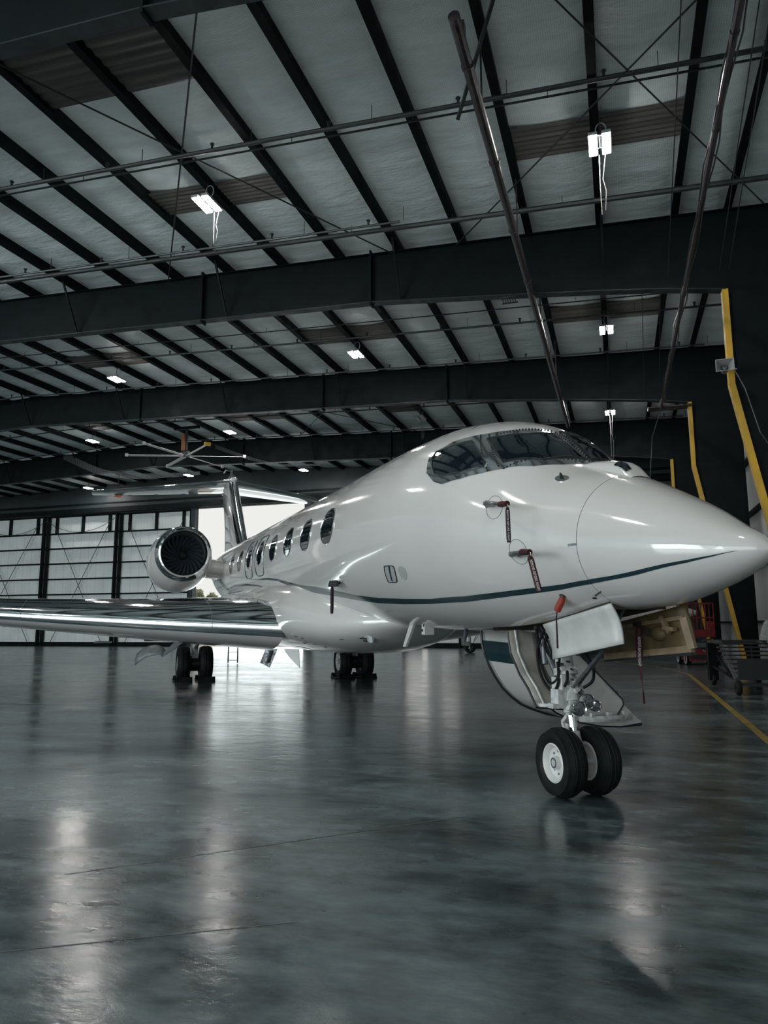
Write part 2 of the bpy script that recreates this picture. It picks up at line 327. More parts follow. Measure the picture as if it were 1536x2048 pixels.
# far wall: header, doors leaves on the left, opening, gaps behind the jet, dark part on the right
JL, JR = -28.45, -19.7           # opening
struct('wall_far_header', MB().box(((XR + XL) / 2, YW + .15, 11.2), (XR - XL, .3, 2.9)), M['darkwall'])
b = MB(); b.bar((XL, YW - .35, 9.95), (XR, YW - .35, 9.95), .5, .35); b.bar((XL, YW - .5, 10.45), (XR, YW - .5, 10.45), .12, .12); struct('trim_1', b, M['steel'])
struct('wall_far_right', MB().box(((-4.2 + XR) / 2, YW + .15, 4.9), (XR + 4.2, .3, 9.9)), M['darkwall'])
def leaf(x0, x1, y, name, n_int=1):
    struct(name, MB().box(((x0 + x1) / 2, y + .09, 4.85), (x1 - x0, .1, 9.7)), M['doorpanel'])
    t = MB(); t.box(((x0 + x1) / 2, y + .02, 9.0), (x1 - x0 - .1, .04, 1.25)); struct(name.replace('door', 'window'), t, M['toppanel'])
    g = MB()
    for z in (8.35, 7.22, 6.08, 4.92, 3.78, 2.0): g.box(((x0 + x1) / 2, y - .1, z), (x1 - x0, .24, .10))
    g.box(((x0 + x1) / 2, y - .1, .15), (x1 - x0, .3, .3)); g.box(((x0 + x1) / 2, y - .1, 9.66), (x1 - x0, .24, .12))
    struct('door_girt', g, M['steel'])
    p = MB()
    for x in (x0 + .07, x1 - .07): p.box((x, y - .22, 4.85), (.11, .3, 9.7))
    for x in (x0 + .75, (x0 + x1) / 2, x1 - .75): p.box((x, y - .12, 9.0), (.16, .2, 1.3))
    struct('door_post', p, M['steel'])
    for a, c in (((x0 + .7, 8.9), (x1 - .9, .3)), ((x1 - .7, 8.9), (x0 + .9, .3))):
        struct('door_brace_cable', MB().tube([(a[0], y - .3, a[1]), (c[0], y - .3, c[1])], .022, 6), M['black'])
leaf(-48.0, -41.3, YW - .3, 'door_1'); leaf(-41.2, -34.95, YW - .1, 'door_2'); leaf(-34.85, -28.8, YW + .1, 'door_3')
leaf(-19.7, -13.1, YW + .1, 'door_4'); leaf(-9.6, -4.2, YW + .1, 'door_5')
struct('door_7', MB().box((-12.6, YW + .25, .9), (1.1, .1, 1.8)).box((-10.2, YW + .25, .9), (1.3, .1, 1.8)), M['doorpanel'])
struct('door_girt', MB().box((-11.3, YW, .15), (3.7, .3, .3)), M['steel'])
struct('door_6', MB().box((-11.25, YW + .3, 4.85), (.9, .1, 9.7)), M['doorpanel'])
for i, x in enumerate((-28.62, -19.85)):
    struct('trim_%d' % (i + 2), MB().box((x, YW - .1, 4.95), (.3, .5, 9.9)), M['flange'])
b = MB(); b.box((-30.1, YW - .08, 1.0), (.06, .06, 2.0)).box((-28.9, YW - .08, 1.0), (.06, .06, 2.0)).box((-29.5, YW - .08, 2.0), (1.25, .06, .08)); struct('trim_4', b, M['flange'])
# drooping power cables along the top of the doors
for x0, x1, lb in ((-47.5, -41.0, 'thin black cable drooping under the header at the far left door'), (-41.0, -34.8, 'thin black cable drooping across the top of the middle door leaf')):
    pts = [(x0 + (x1 - x0) * t / 12, YW - .75, 9.3 - .95 * (1 - (t / 6 - 1) ** 2)) for t in range(13)]
    tag(MB().tube(pts, .02, 6).build('drooping_cable', M['black'], None), lb, 'cable', 'drooping door cables')
# outside
tag(MB().box((-20, 146, -.16), (300, 200, .1)).build('apron', M['outside'], None), kind='structure')
def bush(x, y, r, h, lb):
    b = MB()
    for k in range(420):
        a = random.random() * 2 * PI; e = random.random() ** .6 * PI / 2; q = .75 + .3 * random.random()
        c = Vector((x + r * q * math.cos(a) * math.cos(e), y + r * .6 * q * math.sin(a) * math.cos(e), h * q * math.sin(e)))
        s_ = .35 + .4 * random.random(); d1 = Vector((random.random() - .5, random.random() - .5, random.random() - .5)).normalized(); d2 = d1.cross(Vector((.3, .5, .8))).normalized()
        b.add([c - d1 * s_, c + d2 * s_, c + d1 * s_, c - d2 * s_], [(0, 1, 2, 3)])
    o = b.build('bush', M['leaf'], None)
    t = MB().tube([(x, y, -.1), (x + .1, y, h * .5)], [.25, .12], 6).build('stem', M['legdoor'], o)
    tag(o, lb, 'bush', 'bushes outside the open door')
bush(-60.1, 98, 1.6, 6.2, 'pale bush outside the open door, close beside the door edge')
bush(-60.9, 103, 1.9, 6.0, 'pale bush outside the open door, nearest the jet fuselage')

# steel rods cross-bracing the roof
for a, c, lb in (((-10.85, 8.2), (-5.37, 17.8), 'thin diagonal brace rod running from upper left towards the ridge kink'), ((-5.3, 8.2), (-12.3, 17.8), 'thin diagonal brace rod crossing behind the nearest left lamp'),
                 ((-1.9, 8.2), (3.7, 17.8), 'thin diagonal brace rod crossing above the nearest right lamp, falling right'), ((4.0, 8.2), (-3.6, 17.8), 'thin diagonal brace rod crossing above the nearest right lamp, falling left'),
                 ((-9.9, 27.6), (-16.5, 36.6), 'distant brace rod above the tail, falling left'), ((-16.5, 27.6), (-9.5, 36.6), 'distant brace rod above the tail, falling right')):
    tag(MB().tube([(a[0], a[1], roof(a[0]) - .12), (c[0], c[1], roof(c[0]) - .12)], .018, 6).build('brace_rod', M['black'], None), lb, 'brace rod', 'roof brace rods')

# sprinkler pipes hung under the purlins, with heads
def sprinkler(y, dz, r, x0, x1, lb, heads=True):
    root = empty('sprinkler_pipe', (x1, y, roof(x1) - dz), 0, lb, 'pipe', 'sprinkler pipes'); o0 = Vector((x1, y, roof(x1) - dz))
    pts = [Vector((x, y, roof(x) - dz)) - o0 for x in ([x1] + [x for x in range(int(x1) - 1, int(x0), -4)] + [x0])]
    MB().tube(pts, r, 8).build('pipe', M['pipe'], root)
    for x in [x1 - .8 - 1.735 * 1.5 * k for k in range(int((x1 - x0) / 2.6))]:
        c = Vector((x, y, roof(x) - dz)) - o0
        if heads: MB().tube([c, c + Vector((0, 0, .13))], .028, 6).tube([c + Vector((0, 0, .13)), c + Vector((0, 0, .15))], .05, 6).build('sprinkler_head', M['pipe'], root)
        b = MB(); b.bar(c + Vector((.9, 0, 0)), c + Vector((.9, 0, dz)), .012, .012); b.build('hanger', M['pipe'], root)
sprinkler(12.35, .30, .045, -34, 3.6, 'thick sprinkler pipe crossing above the two nearest lamps')
sprinkler(12.80, .12, .022, -34, 4.3, 'thin pipe just behind the thick one above the nearest lamps', False)
sprinkler(15.95, .34, .030, -40, -4.6, 'sprinkler pipe between the nearest lamps and the nearest full frame')
sprinkler(16.45, .20, .065, -40, 4.3, 'thickest pipe running just before the nearest full frame', False)
sprinkler(22.1, .12, .02, -44, 4.3, 'thin pipe close behind the nearest full frame', False)
sprinkler(22.9, .30, .035, -44, 3.4, 'sprinkler pipe just above the second row of lamps')
sprinkler(26.2, .30, .03, -46, 3.2, 'sprinkler pipe just before the second frame')
sprinkler(31.5, .30, .03, -48, 3.2, 'sprinkler pipe behind the second frame')
sprinkler(35.4, .30, .03, -48, 3.2, 'sprinkler pipe just before the farthest frame')

# twin panel high-bay lamps
def lamp(lb, x, y, z, on=True, cord=1.6, loop=True):
    root = empty('high_bay_lamp', (x, y, z), 0, lb, 'lamp', 'high-bay lamps')
    for s_ in (-.125, .125):
        h = MB().box((s_, 0, .05), (.17, .68, .06)).build('lamp_housing', M['lamp_body'], root)
        for q in (-.053, 0, .053): MB().box((s_ + q, 0, .008), (.034, .62, .02)).build('light_tube', M['lamp'] if on else M['lamp_off'], h)
    MB().box((0, -.2, .085), (.34, .03, .015)).box((0, .2, .085), (.34, .03, .015)).bar((0, -.2, .085), (0, .2, .085), .03, .01).build('bracket', M['lamp_body'], root)
    zt = roof(x) - z + .19
    MB().tube([(0, -.2, .09), (0, 0, .22), (0, 0, zt)], .008, 5).tube([(0, .2, .09), (0, 0, .22)], .008, 5).build('hanger', M['black'], root)
    if loop: MB().tube([(.03 + .10 * math.sin(a), .05, .36 + .15 * math.cos(a)) for a in [2 * PI * k / 14 for k in range(15)]], .012, 6).build('coiled_cord', M['lamp_body'], root)
    if cord:
        MB().tube([(-.02, .36, .04), (-.03, .38, -cord * .5), (-.02, .37, -cord)], .011, 5).build('hanging_cord', M['cable_w'], root)
        MB().tube([(.10, .36, .04), (.03, .37, -cord * .4), (.08, .36, -cord * .6), (.05, .36, -cord * .95)], .009, 5).build('hanging_cord', M['cable_w'], root)
    return root
lamp('lit twin lamp nearest on the left, hanging just behind the thick sprinkler pipe', -8.58, 13.79, 11.0, cord=.75)
lamp('lit twin lamp nearest on the right, brightest of all', .08, 13.89, 10.7, cord=1.25)
lamp('lit twin lamp in the middle, just above the second frame', -8.55, 23.85, 11.0, cord=0)
lamp('lit twin lamp in the second row at the left', -19.11, 24.39, 11.37, cord=0)
lamp('lit twin lamp in the second row at the right, by the two tubes', .04, 23.56, 10.7, cord=0)
lamp('lit twin lamp low at the right, just above the cockpit glass', .03, 33.35, 10.7, cord=2.1)
lamp('lit twin lamp above and right of the ceiling fan', -18.85, 33.23, 11.36, cord=0)
lamp('lit twin lamp above and left of the ceiling fan', -27.69, 33.57, 11.67, cord=0)
lamp('unlit twin lamp hanging above the cockpit roof', -8.47, 32.6, 11.0, on=False, cord=.9)
lamp('lit twin lamp below the ceiling fan, above the left stabilizer', -27.42, 42.9, 11.5, cord=0)
lamp('lit twin lamp right of the tail fin top', -18.98, 43.0, 11.3, cord=0)
lamp('lit twin lamp farthest left, beside the stabilizer tip', -36.6, 44.2, 11.4, cord=0)
# lamps of the bays nearer the photographer
lamp('lit twin lamp overhead on the left, above the near wing side', -8.58, 3.6, 11.0, cord=0)
lamp('lit twin lamp straight above the photographer', .08, 3.6, 10.7, cord=0)
lamp('lit twin lamp in the near row far to the left', -18.8, 13.8, 11.37, cord=0)
lamp('lit twin lamp overhead far to the left of the photographer', -18.8, 3.6, 11.37, cord=0)

# two long tubes hung below the roof
def tube_run(lb, x0, x1, z0, z1, y0, y1, r, name):
    root = empty(name, (x0, y0, z0), 0, lb, 'pipe', 'long tubes under the roof')
    L = y1 - y0
    def q(t, dx=0, dz=0): return (dx + (x1 - x0) * t, L * t, (z1 - z0) * t + dz)
    MB().tube([q(0), q(.5), q(1)], r, 12).build('tube', M['duct'], root)
    for k in range(9):
        t = (k + .4) / 9; c = Vector(q(t)); MB().tube([c - Vector((0, .03, 0)), c + Vector((0, .03, 0))], r * 1.18, 12).build('coupling', M['duct'], root)
    return root, q
t1, q1 = tube_run('long dark tube hanging over the cockpit, nearest to the ridge', -1.77, -1.65, 9.72, 9.5, 8.9, 30.5, .085, 'radiant_tube')
MB().bar(q1(.02, 0, 0), q1(.02, 0, .25), .14, .14).build('end_cap', M['duct'], t1)
for t in (.1, .3, .52, .75, .95): MB().bar(q1(t, 0, 0), q1(t, 0, 1.6), .03, .03).build('hanger', M['duct'], t1)
MB().bar((-.35, 1.9, -.15), (.9, .2, 1.5), .05, .05).build('strut', M['pipe'], t1)
t2, q2 = tube_run('long tube bundled with loose wires, nearest to the yellow columns', 1.85, 1.76, 9.26, 9.0, 9.0, 27.2, .055, 'cable_conduit')
b = MB(); b.tube([q2(t / 24, .06 + .03 * math.sin(t * 1.7), -.03 + .04 * math.cos(t * 2.3)) for t in range(25)], .014, 5); b.tube([q2(t / 24, -.06 + .02 * math.sin(t * 2.1), .04 * math.cos(t * 1.3)) for t in range(25)], .012, 5)
tag(b.build('loose_wire', M['duct'], t2), 'loose wires tied along the conduit')
MB().tube([q2(1), q2(1, -.35, -1.0), q2(1, -.55, -2.9)], .02, 6).build('drop_cable', M['pipe'], t2)
b = MB(); b.box(q2(1, .3, 0), (1.5, .5, .05)); b.build('tray', M['duct'], t2)
for i, (x, y) in enumerate(((1.25, 8.5), (2.35, 9), (2.55, 9.5), (1.0, 20), (1.5, 20.5))):
    tag(MB().tube([(x, y, roof(x)), (x + .02, y + .1, roof(x) - .35), (x + .2, 17.4 if y < 15 else 26.8, 9.4)], .011, 5).build('hanging_wire', M['black'], None),
        ['thin wire right of the nearest right lamp', 'thin wire close left of the wired conduit', 'thin wire crossing the wired conduit', 'thin wire in the second bay left of the conduit', 'thin wire in the second bay touching the conduit'][i], 'wire', 'thin wires under the roof')
# roof grille hanging by the tube
b = MB()
for k in range(6): b.box((-2.4 + k * .06, 17.6, 9.45), (.02, .34, .02))
b.box((-2.25, 17.43, 9.45), (.4, .02, .03)).box((-2.25, 17.77, 9.45), (.4, .02, .03))
tag(b.build('vent_grille', M['flange'], None), 'small square grille under the nearest full frame beside the long tube', 'vent')

# ceiling fan
fx, fy, fz = -21.6, 33.5, 10.35
fan = empty('ceiling_fan', (fx, fy, fz), 0, 'huge six-bladed ceiling fan with white blades, one yellow tipped', 'ceiling fan')
MB().tube([(0, 0, .35), (0, 0, roof(fx) - fz - .05)], .07, 10).build('down_rod', M['pipe'], fan)
b = MB(); b.box((0, 0, roof(fx) - fz - .1), (1.5, .2, .12)); b.build('mount', M['steel'], fan)
b = MB(); b.lathe([(.02, 0), (.22, .02), (.26, .1), (.26, .22), (.1, .34), (.02, .36)], axis='Z', n=20); tag(b.build('motor_hub', M['pipe'], fan, True))
b = MB(); b.box((-.12, -.1, .75), (.16, .16, .9)); tag(b.build('control_box', mat('orange_motor', (.30, .11, .04), .5), fan), 'orange-brown motor casing')
for k in range(6):
    a = R(22 + 60 * k); d = Vector((math.cos(a), math.sin(a), 0)); e = Vector((-d.y, d.x, 0))
    b = MB(); L0, L1 = .2, 3.05
    b.add([d * L0 + e * .09 + Vector((0, 0, .03)), d * L1 + e * .08 + Vector((0, 0, .03)), d * L1 - e * .08 - Vector((0, 0, .01)), d * L0 - e * .09 - Vector((0, 0, .01)),
           d * L0 + e * .09 + Vector((0, 0, .055)), d * L1 + e * .08 + Vector((0, 0, .055)), d * L1 - e * .08 + Vector((0, 0, .02)), d * L0 - e * .09 + Vector((0, 0, .02))],
          [(0, 3, 2, 1), (4, 5, 6, 7), (0, 1, 5, 4), (1, 2, 6, 5), (2, 3, 7, 6), (3, 0, 4, 7)])
    bl = b.build('fan_blade', M['white_matte'], fan)
    w = MB(); w.box(d * 3.08 + Vector((0, 0, .04)), (.16, .06 if k != 5 else .3, .16), Matrix.Rotation(a, 3, 'Z')); w.build('winglet', M['yellow_pole'] if k == 5 else M['white_matte'], bl)

# small orange hoist
h = empty('hoist', (-29.6, 38.5, 9.6), 0, 'small orange hoist hanging near the far left lamps', 'hoist')
MB().box((0, 0, 0), (.34, .3, .34)).build('hoist_body', mat('hoist_orange', (.55, .12, .03), .5), h)
MB().tube([(0, 0, .15), (0, 0, 2.6)], .03, 6).build('chain', M['black'], h)

# gathered netting that droops across the far bay
def net(pts, n, lb):
    xs_ = [p[0] for p in pts]; zz_ = herm_(xs_, [p[1] for p in pts]); b = MB(); rows = []
    for k in range(n): b.tube([(xs_[0] + (xs_[-1] - xs_[0]) * t / 20, 36.3, zz_(xs_[0] + (xs_[-1] - xs_[0]) * t / 20) - .055 * k * (1.15 - t / 30)) for t in range(21)], .009, 5)
    for t in range(60):
        x = xs_[0] + (xs_[-1] - xs_[0]) * t / 60; b.tube([(x, 36.3, zz_(x)), (x + .05, 36.3, zz_(x) - .055 * (n - 1) * (1.15 - t / 90))], .005, 4)
    tag(b.build('gathered_net', M['net'], None), lb, 'net')
def herm_(Kx, V):
    def f(x):
        i = 0
        while i < len(Kx) - 2 and x > Kx[i + 1]: i += 1
        t = (x - Kx[i]) / (Kx[i + 1] - Kx[i]); return V[i] + (V[i + 1] - V[i]) * t
    return f
net([(-32, 12.0), (-31.15, 11.6), (-30, 11.05), (-29.2, 10.74), (-28.2, 10.5), (-27.2, 10.34), (-26.1, 10.24), (-24, 10.16), (-22.45, 10.14)], 8, 'gathered grey netting drooping in front of the farthest frame at left')
net([(-21.5, 11.62), (-20.2, 11.09), (-18.7, 10.54), (-17.4, 10.2), (-15, 10.05)], 4, 'thin netting strands drooping above the tail fin')

# horn loudspeaker on the nearest yellow column
sp = empty('horn_loudspeaker', (2.52, 17.5, 7.13), R(-6), 'grey square horn loudspeaker on the nearest yellow column', 'loudspeaker')
b = MB(); h1, h2 = .17, .05
b.grid([[(-a * w, d, a2 * w * .72) for a, a2 in ((-1, -1), (1, -1), (1, 1), (-1, 1), (-1, -1))] for w, d in ((.19, -.2), (.175, -.2), (.05, .1), (.07, .12), (.19, -.19))])
b.build('horn', M['lamp_body'], sp); MB().lathe([(.0, -.02), (.05, 0), (.05, .1), (.08, .12), (.08, .25), (0, .26)], axis='Y', n=16).build('driver', M['grey_metal'], sp, True)
MB().bar((0, .12, 0), (.25, .35, .04), .04, .04).build('bracket', M['lamp_body'], sp)

tag(MB().tube([(2.7, 17.5, 7.1), (2.9, 17.5, 6.6), (3.15, 17.6, 5.6), (3.7, 17.7, 4.6), (4.5, 17.8, 4.0)], .014, 6).build('speaker_cable', M['pipe'], None), 'thin dark cable running down from the horn loudspeaker', 'cable')
# yellow floor line (painted)
b = MB(); pts = [(1.55, -6), (1.62, 8), (1.68, 10.6), (1.75, 17), (1.8, 23.5), (1.1, 27.5), (-.6, 31)]
for p, q in zip(pts, pts[1:]):
    d = Vector((q[0] - p[0], q[1] - p[1], 0)).normalized(); n = Vector((-d.y, d.x, 0)) * .055
    b.add([Vector((*p, .003)) - n, Vector((*p, .003)) + n, Vector((*q, .003)) + n, Vector((*q, .003)) - n], [(0, 1, 2, 3)])
tag(b.build('floor_line', noise_mat('worn_yellow_line', (.40, .27, .03), (.2, .15, .04), 4, (.3, .4)), None), kind='structure')
# floor joints
b = MB()
def joint(p, q, w=.006):
    d = Vector((q[0] - p[0], q[1] - p[1], 0)).normalized(); n = Vector((-d.y, d.x, 0)) * w
    b.add([Vector((*p, .0015)) - n, Vector((*p, .0015)) + n, Vector((*q, .0015)) + n, Vector((*q, .0015)) - n], [(0, 1, 2, 3)])
joint((-3.2, 3.85), (-1.2, 5.85)); joint((-2.9, 2.8), (-1.6, 3.6), .004)
joint((-30, 11.6), (4.6, 11.6)); joint((-30, 16.9), (4.6, 16.9)); joint((-16, 10.5), (-6, 12.6), .009)
tag(b.build('floor_joint', M['seam'], None), kind='structure')

# ================================================================== THE JET
N0 = Vector((-.41, 6.78, 0)); HD = R(36.6); TH = R(1.35)
dd = Vector((-math.sin(HD), math.cos(HD), 0)); SB = Vector((-math.cos(HD), -math.sin(HD), 0)); UZ = Vector((0, 0, 1))
EX = dd * math.cos(TH) + UZ * math.sin(TH); EZ = -dd * math.sin(TH) + UZ * math.cos(TH)
jet = empty('business_jet', label='white twin-engine business jet with dark stripe, parked on its nose and main wheels', cat='airplane')
mw = Matrix((EX, SB, EZ)).transposed().to_4x4(); mw.translation = N0
jet.rotation_euler = mw.to_euler(); jet.location = N0
def ground(x): return -x * math.tan(TH)
def toW(p): return mw @ Vector(p)

K = [-2.17, -2.1, -1.9, -1.6, -1.25, -.85, -.4, 0, .5, 1, 1.6, 2.4, 3.5, 5, 8, 14, 17, 20, 23, 26, 28]
ZT = [1.95, 2.03, 2.14, 2.31, 2.475, 2.645, 2.80, 3.085, 3.365, 3.50, 3.575, 3.59, 3.58, 3.57, 3.58, 3.62, 3.62, 3.61, 3.55, 3.45, 3.3]
ZB = [1.95, 1.88, 1.785, 1.69, 1.61, 1.575, 1.5, 1.44, 1.39, 1.365, 1.345, 1.335, 1.33, 1.3, 1.3, 1.3, 1.45, 1.8, 2.25, 2.7, 3.0]
WW = [0, .1, .215, .35, .455, .565, .72, .86, .995, 1.08, 1.155, 1.205, 1.244, 1.25, 1.25, 1.25, 1.22, 1.05, .75, .4, .15]
ZW = [1.95, 1.955, 1.97, 2.0, 2.04, 2.09, 2.17, 2.25, 2.36, 2.44, 2.48, 2.51, 2.52, 2.52, 2.52, 2.52, 2.55, 2.75, 2.95, 3.1, 3.15]
def herm(Kx, V):
    n = len(Kx); h = [Kx[i + 1] - Kx[i] for i in range(n - 1)]; dl = [(V[i + 1] - V[i]) / h[i] for i in range(n - 1)]
    mm = [dl[0]] + [0] * (n - 2) + [dl[-1]]
    for i in range(1, n - 1):
        if dl[i - 1] * dl[i] > 0: mm[i] = 3 * (h[i - 1] + h[i]) / ((2 * h[i] + h[i - 1]) / dl[i - 1] + (h[i] + 2 * h[i - 1]) / dl[i])
    def f(x):
        i = 0
        while i < n - 2 and x > Kx[i + 1]: i += 1
        t = (x - Kx[i]) / h[i]
        return (2 * t**3 - 3 * t**2 + 1) * V[i] + (t**3 - 2 * t**2 + t) * h[i] * mm[i] + (-2 * t**3 + 3 * t**2) * V[i + 1] + (t**3 - t**2) * h[i] * mm[i + 1]
    return f
fT, fB, fW, fZ = herm(K, ZT), herm(K, ZB), herm(K, WW), herm(K, ZW)
def sp_(x, th, off=0.0):         # point on the fuselage skin: station x, angle from the top towards starboard
    w, q = fW(x), fZ(x); c, s = math.cos(th), math.sin(th); h = (fT(x) - q) if c > 0 else (q - fB(x))
    p = Vector((x, w * s, q + h * c))
    if off:
        nrm = Vector((0, s / max(w, .01), c / max(h, .01)))
        e = .02; w2, q2 = fW(x + e), fZ(x + e); h2 = (fT(x + e) - q2) if c > 0 else (q2 - fB(x + e))
        tx = Vector((e, (w2 - w) * s, (q2 + h2 * c) - (q + h * c))); tt = Vector((0, w * c, -h * s))
        nn = tx.cross(tt).normalized()
        if nn.dot(nrm) < 0: nn = -nn
        p = p + nn * off
    return p

NT = 112; WELL0, WELL1, WS = -.88, 1.02, .26; SEAMX = -.9
def ring_thetas(x):              # theta lines that follow y = +-WS along the bottom
    w = fW(max(-2.0, x)); g = math.asin(min(.85, WS / max(w, .3))); nb = 12; ns = (NT - 2 * nb) // 2; th = []
    for k in range(ns): th.append((PI - g) * k / ns)
    for k in range(2 * nb): th.append((PI - g) + 2 * g * k / (2 * nb))
    for k in range(ns): th.append((PI + g) + (PI - g) * k / ns)
    return th, ns, nb
def shell(stations, well):
    b = MB(); rows = []
    for x in stations:
        th, ns, nb = ring_thetas(x); rows.append([sp_(x, t) for t in th])
    n = len(rows[0]); vs = [p for r in rows for p in r]; fs = []
    for i in range(len(rows) - 1):
        inx = well and stations[i] >= WELL0 - 1e-4 and stations[i + 1] <= WELL1 + 1e-4
        for k in range(n):
            if inx and ns <= k < ns + 2 * nb: continue
            fs.append((i * n + k, i * n + (k + 1) % n, (i + 1) * n + (k + 1) % n, (i + 1) * n + k))
    return b.add(vs, fs)
st = [-2.1698 + 1.2698 * (k / 40) ** 2.2 for k in range(41)]; st[-1] = SEAMX - .004
shell(st, False).build('radome', M['white'], jet, True)
st = [SEAMX, WELL0] + [WELL0 + (WELL1 - WELL0) * k / 40 for k in range(1, 41)] + [WELL1 + .12 * k for k in range(1, 26)]
x = st[-1]
while x < 27.9: x = min(28, x + .25); st.append(x)
fus = shell(st, True).build('fuselage', M['white'], jet, True)

def patch(poly, off, rings=7, sub=5, dense=True):      # star-shaped polygon on the skin
    P_ = []
    n = len(poly)
    for i in range(n):
        a, c = poly[i], poly[(i + 1) % n]
        for k in range(sub): P_.append((a[0] + (c[0] - a[0]) * k / sub, a[1] + (c[1] - a[1]) * k / sub))
    cx = sum(p[0] for p in P_) / len(P_); cy = sum(p[1] for p in P_) / len(P_)
    b = MB(); rows = []
    for r in range(rings + 1):
        t = max(.001, r / rings); rows.append([sp_(cx + (p[0] - cx) * t, cy + (p[1] - cy) * t, off) for p in P_])
    rows.append([sp_(p[0], p[1], -.004) for p in P_])
    return b.grid(rows, True)
def strip(up, lo, off, n=6):                           # band between two polylines on the skin
    b = MB(); rows = []
    for i in range(len(up) - 1):
        for k in range(n):
            t = k / n; u = (up[i][0] + (up[i + 1][0] - up[i][0]) * t, up[i][1] + (up[i + 1][1] - up[i][1]) * t); l = (lo[i][0] + (lo[i + 1][0] - lo[i][0]) * t, lo[i][1] + (lo[i + 1][1] - lo[i][1]) * t)
            rows.append([sp_(u[0] + (l[0] - u[0]) * j / 3, u[1] + (l[1] - u[1]) * j / 3, off) for j in range(4)])
    rows.append([sp_(up[-1][0], up[-1][1], off)] * 4)
    return b.grid(rows)
def outline(poly, off, w, close=True):
    pts = [sp_(p[0], p[1], off) for i in range(len(poly)) for p in [(poly[i][0] + (poly[(i + 1) % len(poly)][0] - poly[i][0]) * k / 4, poly[i][1] + (poly[(i + 1) % len(poly)][1] - poly[i][1]) * k / 4) for k in range(4)]]
    pts.append(pts[0]); return MB().tube(pts, w, 6, False)
def mir(poly): return [(a, -t) for a, t in poly]
def smooth_poly(p, it=1):
    for _ in range(it):
        q = []
        for i in range(len(p)):
            a, c = p[i], p[(i + 1) % len(p)]; q += [(a[0] * .75 + c[0] * .25, a[1] * .75 + c[1] * .25), (a[0] * .25 + c[0] * .75, a[1] * .25 + c[1] * .75)]
        p = q
    return p

# windshield surround: a polished band round the nose with the panes in it
sur_top = [(1.30, .80), (.931, .723), (.677, .611), (.587, .572), (.482, .496), (.348, .366), (.26, .172), (.225, .0)]
sur_bot = [(.80, 1.21), (.65, 1.225), (.405, 1.137), (.208, 1.028), (.019, .884), (-.198, .655), (-.336, .381), (-.42, .0)]
def dens(pl, n):
    L = [0]
    for i in range(1, len(pl)): L.append(L[-1] + math.hypot(pl[i][0] - pl[i - 1][0], pl[i][1] - pl[i - 1][1]))
    out = []
    for k in range(n + 1):
        s_ = L[-1] * k / n; i = 0
        while i < len(L) - 2 and s_ > L[i + 1]: i += 1
        t = (s_ - L[i]) / (L[i + 1] - L[i]); out.append((pl[i][0] + (pl[i + 1][0] - pl[i][0]) * t, pl[i][1] + (pl[i + 1][1] - pl[i][1]) * t))
    return out
A_ = dens([(1.15, .93)] + sur_top[1:], 60); B_ = dens([(1.0, 1.12)] + sur_bot, 60)
def band(sgn):
    b = MB(); rows = []
    for a, c in zip(A_, B_):
        rows.append([sp_(a[0] + (c[0] - a[0]) * j / 14, sgn * (a[1] + (c[1] - a[1]) * j / 14), .006) for j in range(15)])
    return b.grid(rows)
for sgn in (1, -1): band(sgn).build('windshield_surround', M['surround'], fus, True)
side = [(1.05, .95), (1.06, .87), (.92, .815), (.612, .707), (.552, .729), (.209, .901), (.208, .942), (.436, 1.084), (.727, 1.147), (.821, 1.133), (.929, 1.063)]
wsp = [(.448, .636), (.341, .537), (.198, .313), (.136, .078), (-.3, .045), (-.196, .512), (.058, .804)]
for f_ in (lambda p: p, mir):
    patch(f_(side), .012, 8).build('cockpit_side_window', M['glass'], fus, True); outline(f_(side), .013, .009).build('window_seal', M['black'], fus)
    outline([(p[0] + (p[0] - .62) * .035, p[1] + (p[1] - .93 * (1 if p[1] > 0 else -1)) * .035) for p in f_(side)], .011, .007).build('window_trim', M['chrome'], fus)
    patch(f_(wsp), .012, 8).build('windshield_pane', M['glass'], fus, True); outline(f_(wsp), .013, .008).build('windshield_seal', M['black'], fus)
b = MB()                                        # rivets of the surround
def rivets(pl, n):
    for p in dens(pl, n):
        for sg in (1, -1):
            c = sp_(p[0], sg * p[1], .009); b.box(c, (.012, .012, .012))
rivets([(.60, .60), (.14, .97)], 16); rivets([(.50, .57), (.07, .87)], 16); rivets([(.40, .50), (.21, .05)], 16); rivets([(-.0, .87), (-.33, .15)], 20); rivets([(.17, .028), (-.33, .02)], 16)
b.build('rivet_row', M['black'], fus)
# enhanced-vision housing on the nose
b = MB(); rows = []
for k in range(13):
    t = k / 12; x = -.42 - .56 * t; hgt = .01 + .075 * math.sin(PI * min(1, .35 + .65 * (1 - t) + .0)) ** .6 * (1 if t < .8 else 1 - (t - .8) * 5.2); wd = .15 - .05 * t
    z0 = fT(x); rows.append([Vector((x, wd * math.cos(PI * j / 10), z0 - .03 + (hgt + .03) * math.sin(PI * j / 10) ** .55)) for j in range(11)])
b.grid(rows); b.build('vision_housing', M['white'], fus, True)
def evs(t, a):
    x = -.42 - .56 * t; hgt = .01 + .075 * math.sin(PI * min(1, .35 + .65 * (1 - t))) ** .6 * (1 if t < .8 else 1 - (t - .8) * 5.2); wd = .15 - .05 * t; z0 = fT(x)
    return Vector((x, wd * math.cos(a), z0 - .03 + (hgt + .03) * math.sin(a) ** .55))
b = MB(); b.grid([[evs(t, a) + Vector((-.004, .006, .004)) for a in (.45, .7, .95, 1.2)] for t in (.66, .74, .82, .9)]); b.build('vision_window', M['glass'], fus)

